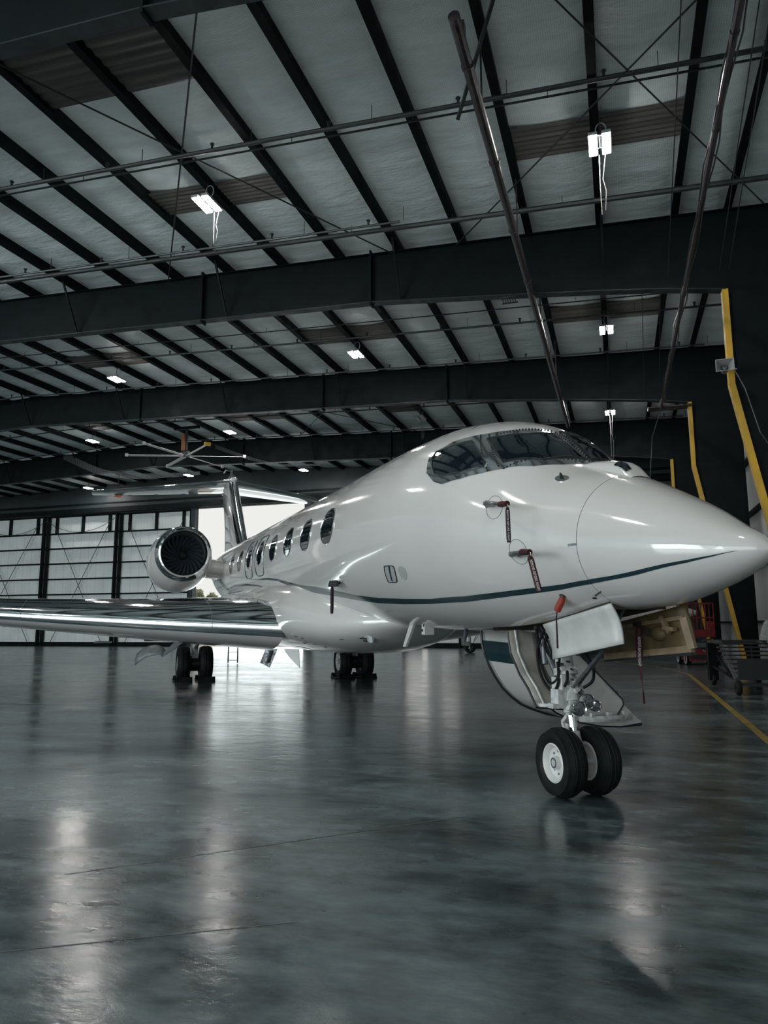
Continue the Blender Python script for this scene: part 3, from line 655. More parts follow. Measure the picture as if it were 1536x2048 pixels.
# cabin windows
def oval(cx, ct, hx, ht, n=24, p=2.3):
    o = []
    for k in range(n):
        a = 2 * PI * k / n; c, s = math.cos(a), math.sin(a); o.append((cx + hx * math.copysign(abs(c) ** (2 / p), c), ct + ht * math.copysign(abs(s) ** (2 / p), s)))
    return o
for i, wx in enumerate((3.84, 5.1, 6.38, 7.72, 9.12, 10.49, 11.9, 13.35)):
    for sg in (1, -1):
        ov = oval(wx, sg * 1.43, .32, .222, 28, 2.1)
        g = patch(ov, .006, 4, 1).build('cabin_window', M['cabin_glass'], fus, True)
        if sg == 1:
            outline(ov, .006, .008).build('window_ring', M['surround'], fus)
            if i in (4, 5): outline(oval(wx, 1.46, .47, .37, 24, 5), .003, .012).build('exit_outline', M['stripe'], fus)

SU = [(10.685, 1.843), (8.388, 1.885), (7.523, 1.93), (6.183, 2.05), (4.854, 2.128), (4.219, 2.192), (3.451, 2.279), (2.714, 2.328), (1.995, 2.346), (1.299, 2.355), (.641, 2.328), (-.1, 2.257), (-.636, 2.219), (-.886, 2.170), (-.914, 2.162), (-1.135, 2.107), (-1.382, 2.027), (-1.745, 1.901), (-1.894, 1.82), (-2.045, 1.695)]
SL = [(10.608, 1.851), (8.448, 1.914), (7.591, 1.959), (6.357, 2.116), (5.081, 2.212), (4.406, 2.26), (3.627, 2.345), (2.885, 2.401), (2.149, 2.42), (1.403, 2.419), (.736, 2.404), (-.046, 2.334), (-.598, 2.3), (-.886, 2.249), (-.914, 2.240), (-1.111, 2.182), (-1.364, 2.112), (-1.737, 1.975), (-1.891, 1.872), (-2.045, 1.706)]
S2U = [(15.025, 1.958), (12.99, 1.885), (11.377, 1.9), (9.831, 1.967), (8.751, 2.038)]; S2L = [(15.07, 1.971), (13.118, 1.931), (11.473, 1.937), (9.891, 1.989), (8.763, 2.042)]
S3U = [(14.871, 2.057), (12.552, 2.024), (10.782, 2.062), (9.351, 2.103), (8.301, 2.182), (6.687, 2.361)]; S3L = [(15.058, 2.097), (12.728, 2.071), (10.961, 2.111), (9.608, 2.173), (8.471, 2.228), (6.706, 2.366)]
for u, l in ((SU, SL), (S2U, S2L), (S3U, S3L)):
    for f_ in (lambda p: p, mir): strip(f_(u), f_(l), .004).build('stripe', M['stripe'], fus, True)
# small fittings drawn on the skin
rec = smooth_poly([(1.97, 1.985), (1.906, 1.979), (1.732, 1.982), (1.699, 1.998), (1.788, 2.131), (1.853, 2.155), (2.031, 2.153), (2.06, 2.136)])
patch(rec, .003, 3, 2).build('handle_recess', mat('grey_recess', (.36, .37, .36), .4), fus, True); outline(rec, .004, .006).build('recess_edge', M['black'], fus)
strip([(1.80, 1.985), (1.93, 2.15)], [(1.84, 1.985), (1.96, 2.15)], .006).build('recess_handle', M['stripe'], fus)
patch([(1.582, 1.996), (1.516, 1.99), (1.46, 2.014), (1.466, 2.064), (1.523, 2.115), (1.59, 2.135), (1.655, 2.118), (1.647, 2.065), (1.631, 2.019)], .003, 3, 2).build('oxygen_disc', mat('grey_disc', (.38, .39, .38), .5), fus, True)
for cx, ct, hx, ht in ((-.086, 1.315, .085, .13), (-.342, 1.78, .09, .15)):
    outline(oval(cx, ct, hx, ht, 20, 2), .001, .0022).build('probe_plate_edge', M['seam'], fus)
patch(oval(-.515, .645, .065, .07, 20, 2), .006, 3, 1).build('ice_detector_plate', M['surround'], fus, True)
MB().tube([sp_(-.515, .645, 0), sp_(-.515, .645, .055)], [.02, .008], 8).build('ice_detector_pin', M['black'], fus)
for pl in ([(-.825, 1.616), (-.905, 1.596), (-.908, 1.626), (-.825, 1.65)], [(-.834, 2.465), (-.93, 2.393), (-.922, 2.418), (-.822, 2.50)]):
    patch(pl, .004, 2, 2).build('radome_latch', M['grey_metal'], fus)
patch(oval(-.80, 2.53, .02, .022, 10, 2), .004, 2, 1).build('drain_hole', M['black'], fus)
patch(oval(8.05, 2.14, .06, .045, 12, 2), .004, 2, 1).build('small_port', M['black'], fus)
# dark wheel well lining
b = MB(); zz = 2.15
b.grid([[(x, -WS, fZ(x) - (fZ(x) - fB(x)) * .97) if j == 0 else (x, -WS, zz) if j == 1 else (x, WS, zz) if j == 2 else (x, WS, fZ(x) - (fZ(x) - fB(x)) * .97) for j in range(4)] for x in (WELL0, -.4, 0, .5, WELL1)])
for x in (WELL0, WELL1): b.add([(x, -WS, fB(x)), (x, -WS, zz), (x, WS, zz), (x, WS, fB(x))], [(0, 1, 2, 3)])
b.build('wheel_well', M['well'], jet)
b = MB()
for x, s_ in ((-.6, -.1), (-.3, .12), (.35, -.15), (.55, .1), (.8, 0)): b.tube([(x, -.26, 1.8), (x + .05, 0, 1.72), (x, .26, 1.85)], .018, 6)
b.tube([(-.8, -.2, 1.72), (.9, -.18, 1.62)], .02, 6).tube([(-.8, .2, 1.75), (.9, .18, 1.62)], .015, 6); b.build('well_plumbing', M['grey_metal'], jet)

# belly fairing
FK = [3.3, 3.7, 4.3, 5.2, 6.5, 9, 13, 16, 18.5, 19.5]
g1 = herm(FK, [1.50, 1.62, 1.85, 2.1, 2.3, 2.35, 2.3, 2.3, 2.3, 2.3]); g2 = herm(FK, [1.40, 1.25, 1.05, .90, .82, .76, .74, .92, 1.4, 1.7]); g3 = herm(FK, [.10, .50, .86, 1.14, 1.34, 1.42, 1.40, 1.25, .9, .5])
rows = []
x = 3.3
while x <= 19.5:
    a, c, w = g1(x), g2(x), g3(x); zc = c + (a - c) * .40
    rows.append([Vector((x, w * math.copysign(abs(math.sin(t)) ** .9, math.sin(t)), zc + ((a - zc) if math.cos(t) > 0 else (zc - c)) * math.copysign(abs(math.cos(t)) ** .95, math.cos(t)))) for t in [2 * PI * k / 72 for k in range(72)]]); x += .15
fair = MB().grid(rows, True).build('belly_fairing', M['white'], jet, True)
def fside(x, t, off=.004):
    a, c, w = g1(x), g2(x), g3(x); zc = c + (a - c) * .40
    return Vector((x, w * math.copysign(abs(math.sin(t)) ** .9, math.sin(t)), zc + ((a - zc) if math.cos(t) > 0 else (zc - c)) * math.copysign(abs(math.cos(t)) ** .95, math.cos(t)))) + Vector((0, math.sin(t), math.cos(t))) * off
def fpatch(cx, ct, hx, ht, name, mt, p=2, off=.005):
    o = oval(cx, ct, hx, ht, 20, p); rows = []
    for r in (.01, .5, 1): rows.append([fside(cx + (q[0] - cx) * r, ct + (q[1] - ct) * r, off) for q in o])
    MB().grid(rows, True).build(name, mt, fair, True)
fpatch(7.2, 2.60, .42, .10, 'landing_light_glass', M['glass']); fpatch(7.1, 2.62, .18, .06, 'landing_light_lamp', M['chrome'], 2, .01)
for cx, ct in ((6.0, 2.05), (5.8, 2.1), (5.9, 2.25), (6.1, 2.3), (5.7, 2.33), (5.5, 2.45), (4.6, 2.2)): fpatch(cx, ct, .05, .018, 'service_label', M['seam'], 4)
fpatch(4.2, 2.3, .05, .03, 'drain_port', M['black'])

# wings
def foil(n, tc, camber=.015):       # closed loop from trailing edge over the top to the leading edge and back
    up = []; lo = []
    for i in range(n + 1):
        b_ = PI * i / n; x = .5 * (1 + math.cos(b_)); yt = 5 * tc * (.2969 * math.sqrt(max(x, 0)) - .126 * x - .3516 * x * x + .2843 * x**3 - .1036 * x**4); c = camber * 4 * x * (1 - x)
        up.append((x, c + yt)); lo.append((x, c - yt))
    return up + lo[::-1][1:-1]
def wing(sg):
    secs = []
    for k in range(25):
        t = k / 24; s_ = 1.25 + 12.9 * t
        if t < .36: ch = 8.0 + (5.1 - 8.0) * t / .36
        else: ch = 5.1 + (1.9 - 5.1) * (t - .36) / .64
        xl = 6.62 + (s_ - 1.4) * .70; z = 1.20 + .035 * (s_ - 1.4) + .0022 * (s_ - 1.4) ** 2; tc = .125 - .03 * t
        secs.append((s_, xl, ch, z, tc))
    s_, xl, ch, z, tc = secs[-1]
    secs += [(s_ + .35, xl + .5, ch * .85, z + .25, .09), (s_ + .7, xl + 1.2, ch * .6, z + 1.1, .08), (s_ + .8, xl + 1.6, ch * .4, z + 1.7, .08)]
    n = 30; main = []; le = []; cut = 22
    for s_, xl, ch, z, tc in secs:
        f_ = foil(n, tc); L = [Vector((xl + ch * p, sg * s_, z + ch * q - .02 * (p - .3) * ch)) for p, q in f_]
        m2 = len(L); i0, i1 = 21, m2 - 28  # white skin carried under the polished edge, imitating its pale floor reflection
        le.append(L[i0:i1 + 1]); main.append(L[i1:] + L[:i0 + 1])
    w = MB().grid(main).build('wing', M['white'], jet, True)
    MB().grid(le).build('leading_edge', M['chrome'], w, True)
    for t_i in (2, 8, 14): MB().tube([p + Vector((-.002, 0, 0)) for p in le[t_i]], .004, 4).build('edge_joint', M['seam'], w)
    for s_, L in ((3.6, 2.0), (6.4, 1.7), (9.2, 1.4)):
        i = min(range(25), key=lambda q: abs(secs[q][0] - s_)); _, xl, ch, z, tc = secs[i]
        MB().tube([(xl + ch * .55, sg * s_, z - .10), (xl + ch * .75, sg * s_, z - .22), (xl + ch * .98, sg * s_, z - .14)], [.02, .12, .02], 10).build('flap_fairing', M['white'], w, True)
    return w
wing_r = wing(1); wing_l = wing(-1)
for p in ((9.4, 4.1), (9.9, 3.2)):
    MB().box((p[0], p[1], .93), (.5, .30, .012)).build('access_panel', M['grey_metal'], wing_r)

# tail
def surf_loft(secs, name, par, le=None):
    rows = []
    for (P0, ch, tc, nrm) in secs:
        rows.append([Vector(P0) + Vector((ch * p, 0, 0)) + Vector(nrm) * (ch * q) for p, q in foil(22, tc, 0)])
    o = MB(); o.grid(rows, True); n = len(rows[0]); o.f.append(tuple(range(n))); o.f.append(tuple(range((len(rows) - 1) * n, len(rows) * n))); o.mi += [0, 0]
    ob = o.build(name, M['white'], par, True)
    if le:
        MB().grid([[v + Vector((-.012, 0, 0)) for v in r[17:28]] for r in rows]).build('leading_edge', M['chrome'], ob, True)
    return ob
fin = surf_loft([((18.0, 0, 3.3), 7.6, .05, (0, 1, 0)), ((19.6, 0, 3.85), 5.6, .085, (0, 1, 0)), ((20.6, 0, 4.6), 4.8, .10, (0, 1, 0)), ((22.35, 0, 6.1), 3.9, .11, (0, 1, 0)), ((22.85, 0, 6.6), 3.6, .09, (0, 1, 0)), ((23.3, 0, 6.75), 2.9, .05, (0, 1, 0))], 'vertical_fin', jet, True)
MB().tube([(22.35, 0, 6.42), (22.9, 0, 6.45), (24.5, 0, 6.45), (26.6, 0, 6.40)], [.03, .16, .17, .03], 14).build('tail_bullet', M['white'], fin, True)
MB().tube([(23.7, 0, 6.7), (23.75, 0, 7.0)], .05, 8).tube([(23.75, .02, 6.98), (23.5, .25, 6.95), (23.45, .34, 6.8)], .03, 6).build('tail_camera', M['grey_metal'], fin)
surf_loft([((26.0 + .0, s_, 6.22), 1.25, .09, (0, 0, 1)) if abs(s_) > 5 else ((22.9 + abs(s_) * .61, s_, 6.42 - .04 * abs(s_)), 3.3 - abs(s_) * .38, .10, (0, 0, 1)) for s_ in (-5.25, -4.6, -3, -1.5, 0, 1.5, 3, 4.6, 5.25)], 'horizontal_stabilizer', jet, True)
for s_ in (.14, -.14): MB().box((22.2, s_ * 1.7, 4.95), (.12, .10, .05)).build('fin_light', M['gear_white'], fin)

# engines
def engine(sg):
    c = Vector((14.55, sg * 2.33, 3.02)); b = MB()
    prof = [(.56, .10), (.575, .03), (.61, -.01), (.65, 0), (.69, .06), (.74, .2)]
    def off(a): return Vector((0, sg * .05 * min(1, a / 1.5), -.16 * min(1, a / 1.5)))
    def ringed(pf, nm, mt, par):
        rows = []
        for r, a in pf: rows.append([c + Vector((a, 0, 0)) + off(max(0, a)) + Vector((0, r * math.cos(2 * PI * k / 56), r * math.sin(2 * PI * k / 56))) for k in range(56)])
        return MB().grid(rows, True).build(nm, mt, par, True)
    nac = ringed([(.74, .2), (.79, .5), (.835, .9), (.86, 1.4), (.86, 2.2), (.82, 3.0), (.72, 3.8), (.58, 4.6), (.50, 5.0), (.46, 4.9), (.44, 4.0)], 'engine_nacelle', M['white'], jet)
    ringed(prof, 'inlet_lip', M['chrome'], nac)
    ringed([(.56, .10), (.57, .35), (.585, .6), (.585, .9)], 'inlet_duct', M['grey_metal'], nac)
    b = MB(); b.lathe([(.0, .42), (.05, .45), (.11, .55), (.15, .68)], c + Vector((0, 0, -.04)), 'X', 24); b.build('spinner', M['black'], nac, True)
    b = MB()
    for k in range(24):
        a = 2 * PI * k / 24; rr = []
        for j in range(6):
            r = .12 + .45 * j / 5; sw = a + .35 * (j / 5) ** 1.5; ti = Vector((0, -math.sin(sw), math.cos(sw))); ra = Vector((0, math.cos(sw), math.sin(sw)))
            p = c + Vector((.64, 0, -.04)) + ra * r; wd = .055 + .05 * j / 5; rr.append([p - ti * wd * .6 + Vector((-.05, 0, 0)), p + ti * wd * .6 + Vector((.07, 0, 0))])
        b.grid(rr)
    b.build('fan_blades', mat('fan_blade_grey', (.13, .18, .21), .35, .7), nac, True)
    b = MB(); b.lathe([(.0, .82), (.59, .82)], c + Vector((0, 0, -.04)), 'X', 40); b.build('fan_backing', M['black'], nac)
    MB().box(c + Vector((.45, sg * .0, -.80)), (.02, .09, .02)).build('drain_slot', M['black'], nac)
    rows = []                        # pylon
    for t in (0, .25, .5, .75, 1):
        y = sg * (1.0 + .75 * t); z = 2.62 + .10 * t; rows.append([Vector((15.1 + 3.6 * p, y, z + 3.6 * q)) for p, q in foil(16, .15, 0)])
    MB().grid(rows, True).build('engine_pylon', M['white'], jet, True)
engine(1); engine(-1)

# wheels
def tyre_prof(r, w, ri):
    return [(ri, -w * .36), (ri + .02, -w * .44), (ri + (r - ri) * .45, -w * .5), (r - (r - ri) * .22, -w * .46), (r - .02, -w * .32), (r - .004, -w * .2), (r - .008, -w * .17), (r, -w * .14), (r, -w * .05), (r - .006, -w * .03), (r - .006, w * .03), (r, w * .05), (r, w * .14), (r - .008, w * .17), (r - .004, w * .2), (r - .02, w * .32), (r - (r - ri) * .22, w * .46), (ri + (r - ri) * .45, w * .5), (ri + .02, w * .44), (ri, w * .36)]
def wheel(par, c, r, w, ri, out, rimmat):
    t = MB().lathe(tyre_prof(r, w, ri), c, 'Y', 56).build('tyre', M['rubber'], par, True)
    o = out
    b = MB(); b.lathe([(ri + .012, w * .38 * o), (ri - .002, w * .42 * o), (ri - .015, w * .38 * o), (ri - .03, w * .18 * o), (ri * .55, w * .10 * o), (ri * .36, w * .16 * o), (ri * .34, w * .34 * o), (.001, w * .34 * o)], c, 'Y', 40)
    b.lathe([(ri + .012, -w * .38 * o), (ri - .02, -w * .38 * o), (ri - .03, -w * .1 * o), (.02, -w * .08 * o)], c, 'Y', 40)
    rim = b.build('wheel_rim', rimmat, par, True)
    b = MB()
    b.lathe([(ri * .20, w * .30 * o), (ri * .20, w * .37 * o), (ri * .28, w * .37 * o), (ri * .28, w * .34 * o)], c, 'Y', 20)
    for k in range(8):
        a = 2 * PI * k / 8; b.tube([Vector(c) + Vector((math.cos(a) * ri * .62, w * .09 * o, math.sin(a) * ri * .62)), Vector(c) + Vector((math.cos(a) * ri * .62, w * .135 * o, math.sin(a) * ri * .62))], ri * .075, 8)
    b.build('hub_bolts', M['grey_metal'], par)

# nose gear
ng = MB(); RN = .288
def leg(z): return .205 * (z - RN)
ng.tube([(leg(.685), 0, .685), (leg(.80), 0, .80)], .062, 20).tube([(leg(.78), 0, .78), (leg(1.0), 0, 1.0)], .085, 20).tube([(leg(1.0), 0, 1.0), (leg(1.06), 0, 1.06)], .105, 20).tube([(leg(1.06), 0, 1.06), (leg(1.32), 0, 1.32)], .078, 20).tube([(leg(1.32), 0, 1.32), (leg(1.85), 0, 1.85)], .07, 16)
ng.box((leg(.92), .02, .93), (.17, .17, .10)).box((leg(.82), .10, .82), (.12, .09, .13)).box((leg(.86), -.09, .87), (.10, .07, .09)).box((leg(.76), .12, .745), (.09, .15, .04))
nose_gear = ng.build('nose_gear_strut', M['gear_white'], jet, True)
MB().tube([(leg(.46), 0, .46), (leg(.66), 0, .66)], .042, 20).build('oleo_piston', M['chrome'], nose_gear, True)
b = MB(); b.tube([(leg(.53), 0, .53), (leg(.40), 0, .42), (0, 0, RN)], [.052, .062, .06], 16); b.tube([(0, -.24, RN), (0, .24, RN)], .032, 14); b.box((leg(.5) + .045, .03, .56), (.04, .03, .06)); b.build('axle_fork', M['gear_white'], nose_gear, True)
b = MB(); b.bar((.08, -.03, .72), (.24, -.02, .58), .04, .03); b.bar((.24, -.02, .58), (.08, -.01, .42), .04, .03); b.build('torque_link', M['gear_white'], nose_gear)
for o in (1, -1): wheel(nose_gear, (0, o * .165, RN), RN, .205, .155, o, mat('white_wheel_rim', (.66, .66, .64), .35))
for (y, z, r, dx) in ((.06, .745, .056, -.14), (-.045, .80, .052, -.12), (-.135, .755, .040, -.10)):
    b = MB(); b.lathe([(r, 0), (r + .007, -.012), (r + .010, .012), (r + .006, .05), (r * .5, .09), (.01, .10)], (dx, y, z), 'X', 28); L = b.build('taxi_light', M['surround'], nose_gear, True)
    b = MB(); b.lathe([(.002, -.004), (r * .6, -.003), (r, .004)], (dx, y, z), 'X', 28); b.build('light_lens', noise_mat('ribbed_lens', (.30, .32, .33), (.10, .115, .125), 60, (.08, .3), metal=.7, coat=1, bump=.5), nose_gear, True)
MB().tube([(leg(.9) - .06, -.02, .90), (-.42, .0, 1.25), (-.72, .0, 1.6)], .016, 12).tube([(leg(.9) - .06, -.06, .90), (-.40, -.045, 1.27)], .012, 8).build('drag_brace', M['grey_metal'], nose_gear, True)
b = MB()
for pts in ([(leg(1.4) + .02, .12, 1.45), (.42, .12, 1.2), (.34, .13, .97), (.18, .12, .86), (.08, .12, .95), (.10, .11, 1.12)], [(.5, .08, 1.4), (.40, .10, 1.1), (.27, .10, .93), (.12, .10, .98), (.10, .09, 1.2)],
            [(-.02, -.06, 1.24), (-.08, -.12, 1.1), (-.07, -.13, .97), (.0, -.08, .90)], [(.3, .05, 1.42), (.26, .14, 1.25), (.16, .13, 1.15)], [(-.03, .1, 1.05), (-.06, .12, .98), (-.03, .13, .92)]):
    pp = []
    for i in range(len(pts) - 1):
        for k in range(5):
            t = k / 5; p0 = Vector(pts[max(i - 1, 0)]); p1 = Vector(pts[i]); p2 = Vector(pts[i + 1]); p3 = Vector(pts[min(i + 2, len(pts) - 1)])
            pp.append(.5 * ((2 * p1) + (p2 - p0) * t + (2 * p0 - 5 * p1 + 4 * p2 - p3) * t * t + (3 * p1 - p0 - 3 * p2 + p3) * t**3))
    pp.append(Vector(pts[-1])); b.tube(pp, .013, 8)
b.build('hydraulic_hose', M['rubber'], nose_gear, True)
for k in range(18):
    z = .72 + .55 * random.random(); MB().box((leg(z) - .07 - .02 * random.random(), (random.random() - .5) * .2, z), (.03 + .03 * random.random(), .02 + .03 * random.random(), .02 + .03 * random.random()), Matrix.Rotation(random.random() * 3, 3, 'X')).build('valve_block', M['gear_white' if k % 3 else 'grey_metal'], nose_gear)
for k in range(12):
    z = .74 + .5 * random.random(); y = (random.random() - .5) * .2; MB().tube([(leg(z) - .08, y, z), (leg(z) - .12, y, z)], .010, 8).build('fitting', M['grey_metal' if k % 2 else 'black'], nose_gear)
b = MB()                              # retraction struts and brackets behind the leg
b.tube([(.55, .05, 1.42), (.22, .04, .98)], .028, 10).tube([(.62, -.04, 1.42), (.30, -.05, .95)], .020, 8).tube([(.42, .06, 1.30), (.36, .08, 1.08)], .028, 10)
b.build('retraction_actuator', M['grey_metal'], nose_gear, True)
# leg fairing door behind the strut
Lp = [(.88, 1.36), (.82, 1.15), (.66, .97), (.50, .85), (.36, .70)]
b = MB(); rows = []
for i, (x, z) in enumerate(Lp): rows.append([Vector((x - .02 * j * (1 - .1 * i), .17 - .05 * j, z - .0 * j + .012 * math.sin(j))) for j in range(6)])
b.grid(rows)
o_ = b.build('leg_fairing', M['legdoor'], jet, True); sm = o_.modifiers.new('thickness', 'SOLIDIFY'); sm.thickness = .02
b = MB(); b.tube([(x, .175, z) for x, z in Lp], .014, 6); b.tube([(.36, .175, .70), (.24, -.08, .69)], .014, 6); b.build('fairing_edge_seal', M['black'], o_)
b = MB(); b.tube([(x - .05, .12, z + .01) for x, z in Lp], .012, 6); b.bar((.36, .14, .72), (.1, .08, .74), .05, .03); b.build('fairing_rib', M['gear_white'], o_)

# forward nose-gear doors
def plate(name, mt, corners, th, par=jet, bulge=.0, n=8):
    a, c_, d, e = [Vector(p) for p in corners]; rows = []; nr = (c_ - a).cross(e - a).normalized()
    for i in range(n + 1):
        t = i / n; p, q = a.lerp(e, t), c_.lerp(d, t); rows.append([p.lerp(q, k / n) + nr * bulge * math.sin(PI * t) for k in range(n + 1)])
    o = MB().grid(rows).build(name, mt, par, True); s = o.modifiers.new('thickness', 'SOLIDIFY'); s.thickness = th; return o
plate('nose_gear_door', M['white_matte'], [(-.925, .275, 1.628), (.035, .275, 1.452), (-.02, .215, 1.15), (-.985, .215, 1.325)], .02, bulge=-.03)
dp = plate('nose_gear_door', M['tan'], [(-1.06, -.29, 1.62), (-.02, -.29, 1.43), (-.03, -.31, 1.15), (-1.13, -.31, 1.275)], .03, bulge=-.02)
tag(dp, 'door with tan unpainted inner face')
b = MB()
cs = [Vector(p) for p in ((-1.06, -.27, 1.52), (-.05, -.27, 1.40), (-.05, -.285, 1.165), (-1.12, -.285, 1.29))]
b.bar(cs[0], cs[1], .03, .03).bar(cs[2], cs[3], .035, .05).bar(cs[3], cs[0], .035, .06); b.build('door_rim', M['tan_edge'], dp)
b = MB(); b.bar(cs[2] + Vector((0, -.01, -.03)), cs[3] + Vector((0, -.01, -.035)), .05, .025); b.build('door_seal', M['black'], dp)
b = MB(); rows = []
for i in range(9): rows.append([Vector((-.76 + .085 * math.cos(2 * PI * k / 20) * math.cos(i / 8 * PI / 2), -.29 + .055 * math.sin(i / 8 * PI / 2), 1.39 + .062 * math.sin(2 * PI * k / 20) * math.cos(i / 8 * PI / 2))) for k in range(20)])
b.grid(rows, True); b.build('door_bulge', M['tan'], dp, True)
b = MB(); b.add([Vector((-.63 + .07 * math.cos(a) * (1 + .25 * math.sin(2 * a)), -.272, 1.40 + .04 * math.sin(a) + .015 * math.cos(a))) for a in [2 * PI * k / 16 for k in range(16)]], [tuple(range(16))]); b.build('oil_stain', M['well'], dp)
b = MB(); b.bar((-.86, -.24, 1.5), (-.93, -.24, 1.40), .03, .03).bar((-.88, -.23, 1.44), (-.99, -.24, 1.43), .04, .03).bar((-.82, -.25, 1.52), (-.9, -.24, 1.45), .025, .04); b.build('door_hinge_arm', M['tan_edge'], dp)

# airstair door folded down on the port side
cur = [(-.60, 1.30), (-.60, 1.15), (-.62, 1.03), (-.67, .88), (-.74, .74), (-.84, .59), (-.95, .48), (-1.07, .39), (-1.2, .33), (-1.41, .26), (-1.67, .21), (-1.95, .19), (-2.25, .20)]
b = MB(); rows = []
XA, XB = 3.0, 2.05
for i, (s_, z) in enumerate(cur):
    xa = XA - .02 * i; xb = XB
    rows.append([Vector((xa + (xb - xa) * k / 8, s_, z)) for k in range(9)])
ast = b.grid(rows).build('airstair_door', M['white'], jet, True); s = ast.modifiers.new('thickness', 'SOLIDIFY'); s.thickness = .05; s.offset = 1
b = MB(); b.tube([(XA - .02 * i, s_ + .005, z) for i, (s_, z) in enumerate(cur)], .022, 6).tube([(XB, s_, z) for s_, z in cur], .02, 6).tube([(XA - .24, -2.25, .2), (XB, -2.25, .2)], .02, 6); b.build('door_seal', M['black'], ast)
b = MB(); rows = [[Vector((XA - .03 + (XB - XA + .06) * k / 8, s_ + .009, z)) for k in range(9)] for s_, z in ((-.60, 1.18), (-.618, 1.04), (-.652, .93))]; b.grid(rows); b.build('door_stripe', M['stripe'], ast)
sd = [(-.62, 1.25), (-1.2, 1.22), (-1.42, 1.02), (-1.98, .50), (-2.02, .42), (-2.25, .22)] + [(s_, z) for s_, z in cur[::-1][1:]]
b = MB(); b.prism([Vector((XB, s_, z)) for s_, z in sd], (-.02, 0, 0)); b.build('stair_side_panel', M['white_matte'], ast)
b = MB(); b.tube([(XB - .03, s_, z) for s_, z in ((-1.2, 1.22), (-1.42, 1.02), (-1.98, .50), (-1.99, .44), (-1.9, .33))], .009, 6); b.build('panel_edge', M['black'], ast)
b = MB()
for k in range(5): t = k / 5; b.box(((XA + XB) / 2, -.95 - 1.15 * t, 1.15 - .72 * t), (.8, .24, .03))
b.build('stair_tread', M['grey_metal'], ast)
b = MB(); rows = [[Vector((2.0 - .12 * math.sin(PI * k / 10) * f_, -1.35 - .75 * k / 10, z)) for k in range(11)] for f_, z in ((1.0, .34), (1.15, .30), (1.0, .27), (.4, .30))]; b.grid(rows)
for k in (2, 5, 8): b.box((1.95, -1.35 - .075 * k, .35), (.05, .05, .05))
b.build('door_foot_tray', M['gear_white'], ast, True)

# antennas and masts under the belly
b = MB(); b.prism([(3.05, .27, 1.42), (3.20, .27, 1.42), (3.42, .29, 1.09), (3.33, .29, 1.09)], (0, .03, 0)); b.build('blade_antenna', M['white_matte'], jet)
b = MB(); b.box((2.62, .30, 1.36), (.10, .12, .18)); q_ = b.build('pressure_outlet', M['white_matte'], jet); MB().box((2.60, .362, 1.38), (.03, .01, .03)).box((2.64, .362, 1.32), (.03, .01, .03)).build('outlet_slot', M['black'], q_)
b = MB(); b.tube([(2.4, -.1, 1.33), (2.45, -.1, 1.2)], [.03, .02], 8).box((2.42, -.1, 1.17), (.18, .03, .05)); b.build('drain_mast', M['grey_metal'], jet)
b = MB(); b.tube([(4.25, .55, 1.16), (4.05, .55, 1.16)], [.055, .05], 16); b.build('ram_inlet', M['chrome'], jet)
b = MB(); b.prism([(3.9, 0, 3.57), (4.05, 0, 3.57), (4.12, 0, 3.72), (4.03, 0, 3.72)], (0, .02, 0)); b.build('top_antenna', M['white_matte'], jet)

# main gear
def main_gear(yc, x, dy, door):
    zg = ground(x); r = .46; zc = zg + r
    b = MB(); b.tube([(x, yc, zc - .02), (x, yc, zc + .28), (x + .05, yc * .99, 1.15)], [.07, .085, .10], 16); b.tube([(x, yc - dy - .05, zc), (x, yc + dy + .05, zc)], .05, 12)
    b.box((x - .08, yc, zc + .12), (.12, .16, .42)).box((x - .1, yc, zc - .02), (.14, .18, .16)); g = b.build('main_gear_strut', M['gear_white'], jet, True)
    MB().tube([(x - .05, yc, zc + .4), (x - .55, yc * .8, 1.1)], .04, 8).build('side_brace', M['grey_metal'], g)
    for o in (1, -1): wheel(g, (x, yc + o * dy, zc), r, .34, .25, o, M['gear_white'])
    b = MB(); b.lathe([(.06, -dy * .55), (.2, -dy * .55), (.2, dy * .55), (.06, dy * .55)], (x, yc, zc), 'Y', 28); b.build('brake_stack', M['black'], g, True)
    return g, zc, zg
mgr, zc1, zg1 = main_gear(1.94, 14.89, .29, True); mgl, zc2, zg2 = main_gear(-2.33, 14.4, .31, False)
# starboard gear door: flat panel sloping outboard, then a curled outer skin
def wl(p): return mw.inverted() @ Vector(p)
d1 = [wl(p) for p in ((-11.65, 17.35, .72), (-11.59, 17.2, .62), (-10.80, 17.2, 1.10), (-11.14, 17.35, 1.16))]
plate('main_gear_door', M['door_grey'], d1, .02)
b = MB(); rows = []
tp = [(-12.52, .70), (-12.42, .79), (-12.30, .86), (-12.14, .91), (-11.97, .93), (-11.85, .92), (-11.74, .89), (-11.66, .82), (-11.59, .72)]
bt = [(-12.41, .41), (-12.29, .49), (-12.16, .58), (-12.03, .63), (-11.91, .66), (-11.79, .68), (-11.68, .69), (-11.63, .67), (-11.59, .62)]
for (a, c), (e, g_) in zip(tp, bt): rows.append([wl((a, 17.42, c)), wl(((a + e) / 2 - .02, 17.3, (c + g_) / 2)), wl((e, 17.2, g_))])
o_ = b.grid(rows).build('main_gear_door', M['door_grey'], jet, True); sm = o_.modifiers.new('thickness', 'SOLIDIFY'); sm.thickness = .015
MB().tube([wl((a, 17.42, c)) for a, c in tp], .012, 6).build('door_edge', M['gear_white'], o_)
b = MB(); b.add([wl(p) for p in ((-9.62, 19, .42), (-9.33, 19, .29), (-9.10, 19, .80), (-9.46, 19, .80))], [(0, 1, 2, 3)]); o_ = b.build('belly_gear_door', M['grey_metal'], jet); s = o_.modifiers.new('thickness', 'SOLIDIFY'); s.thickness = .03
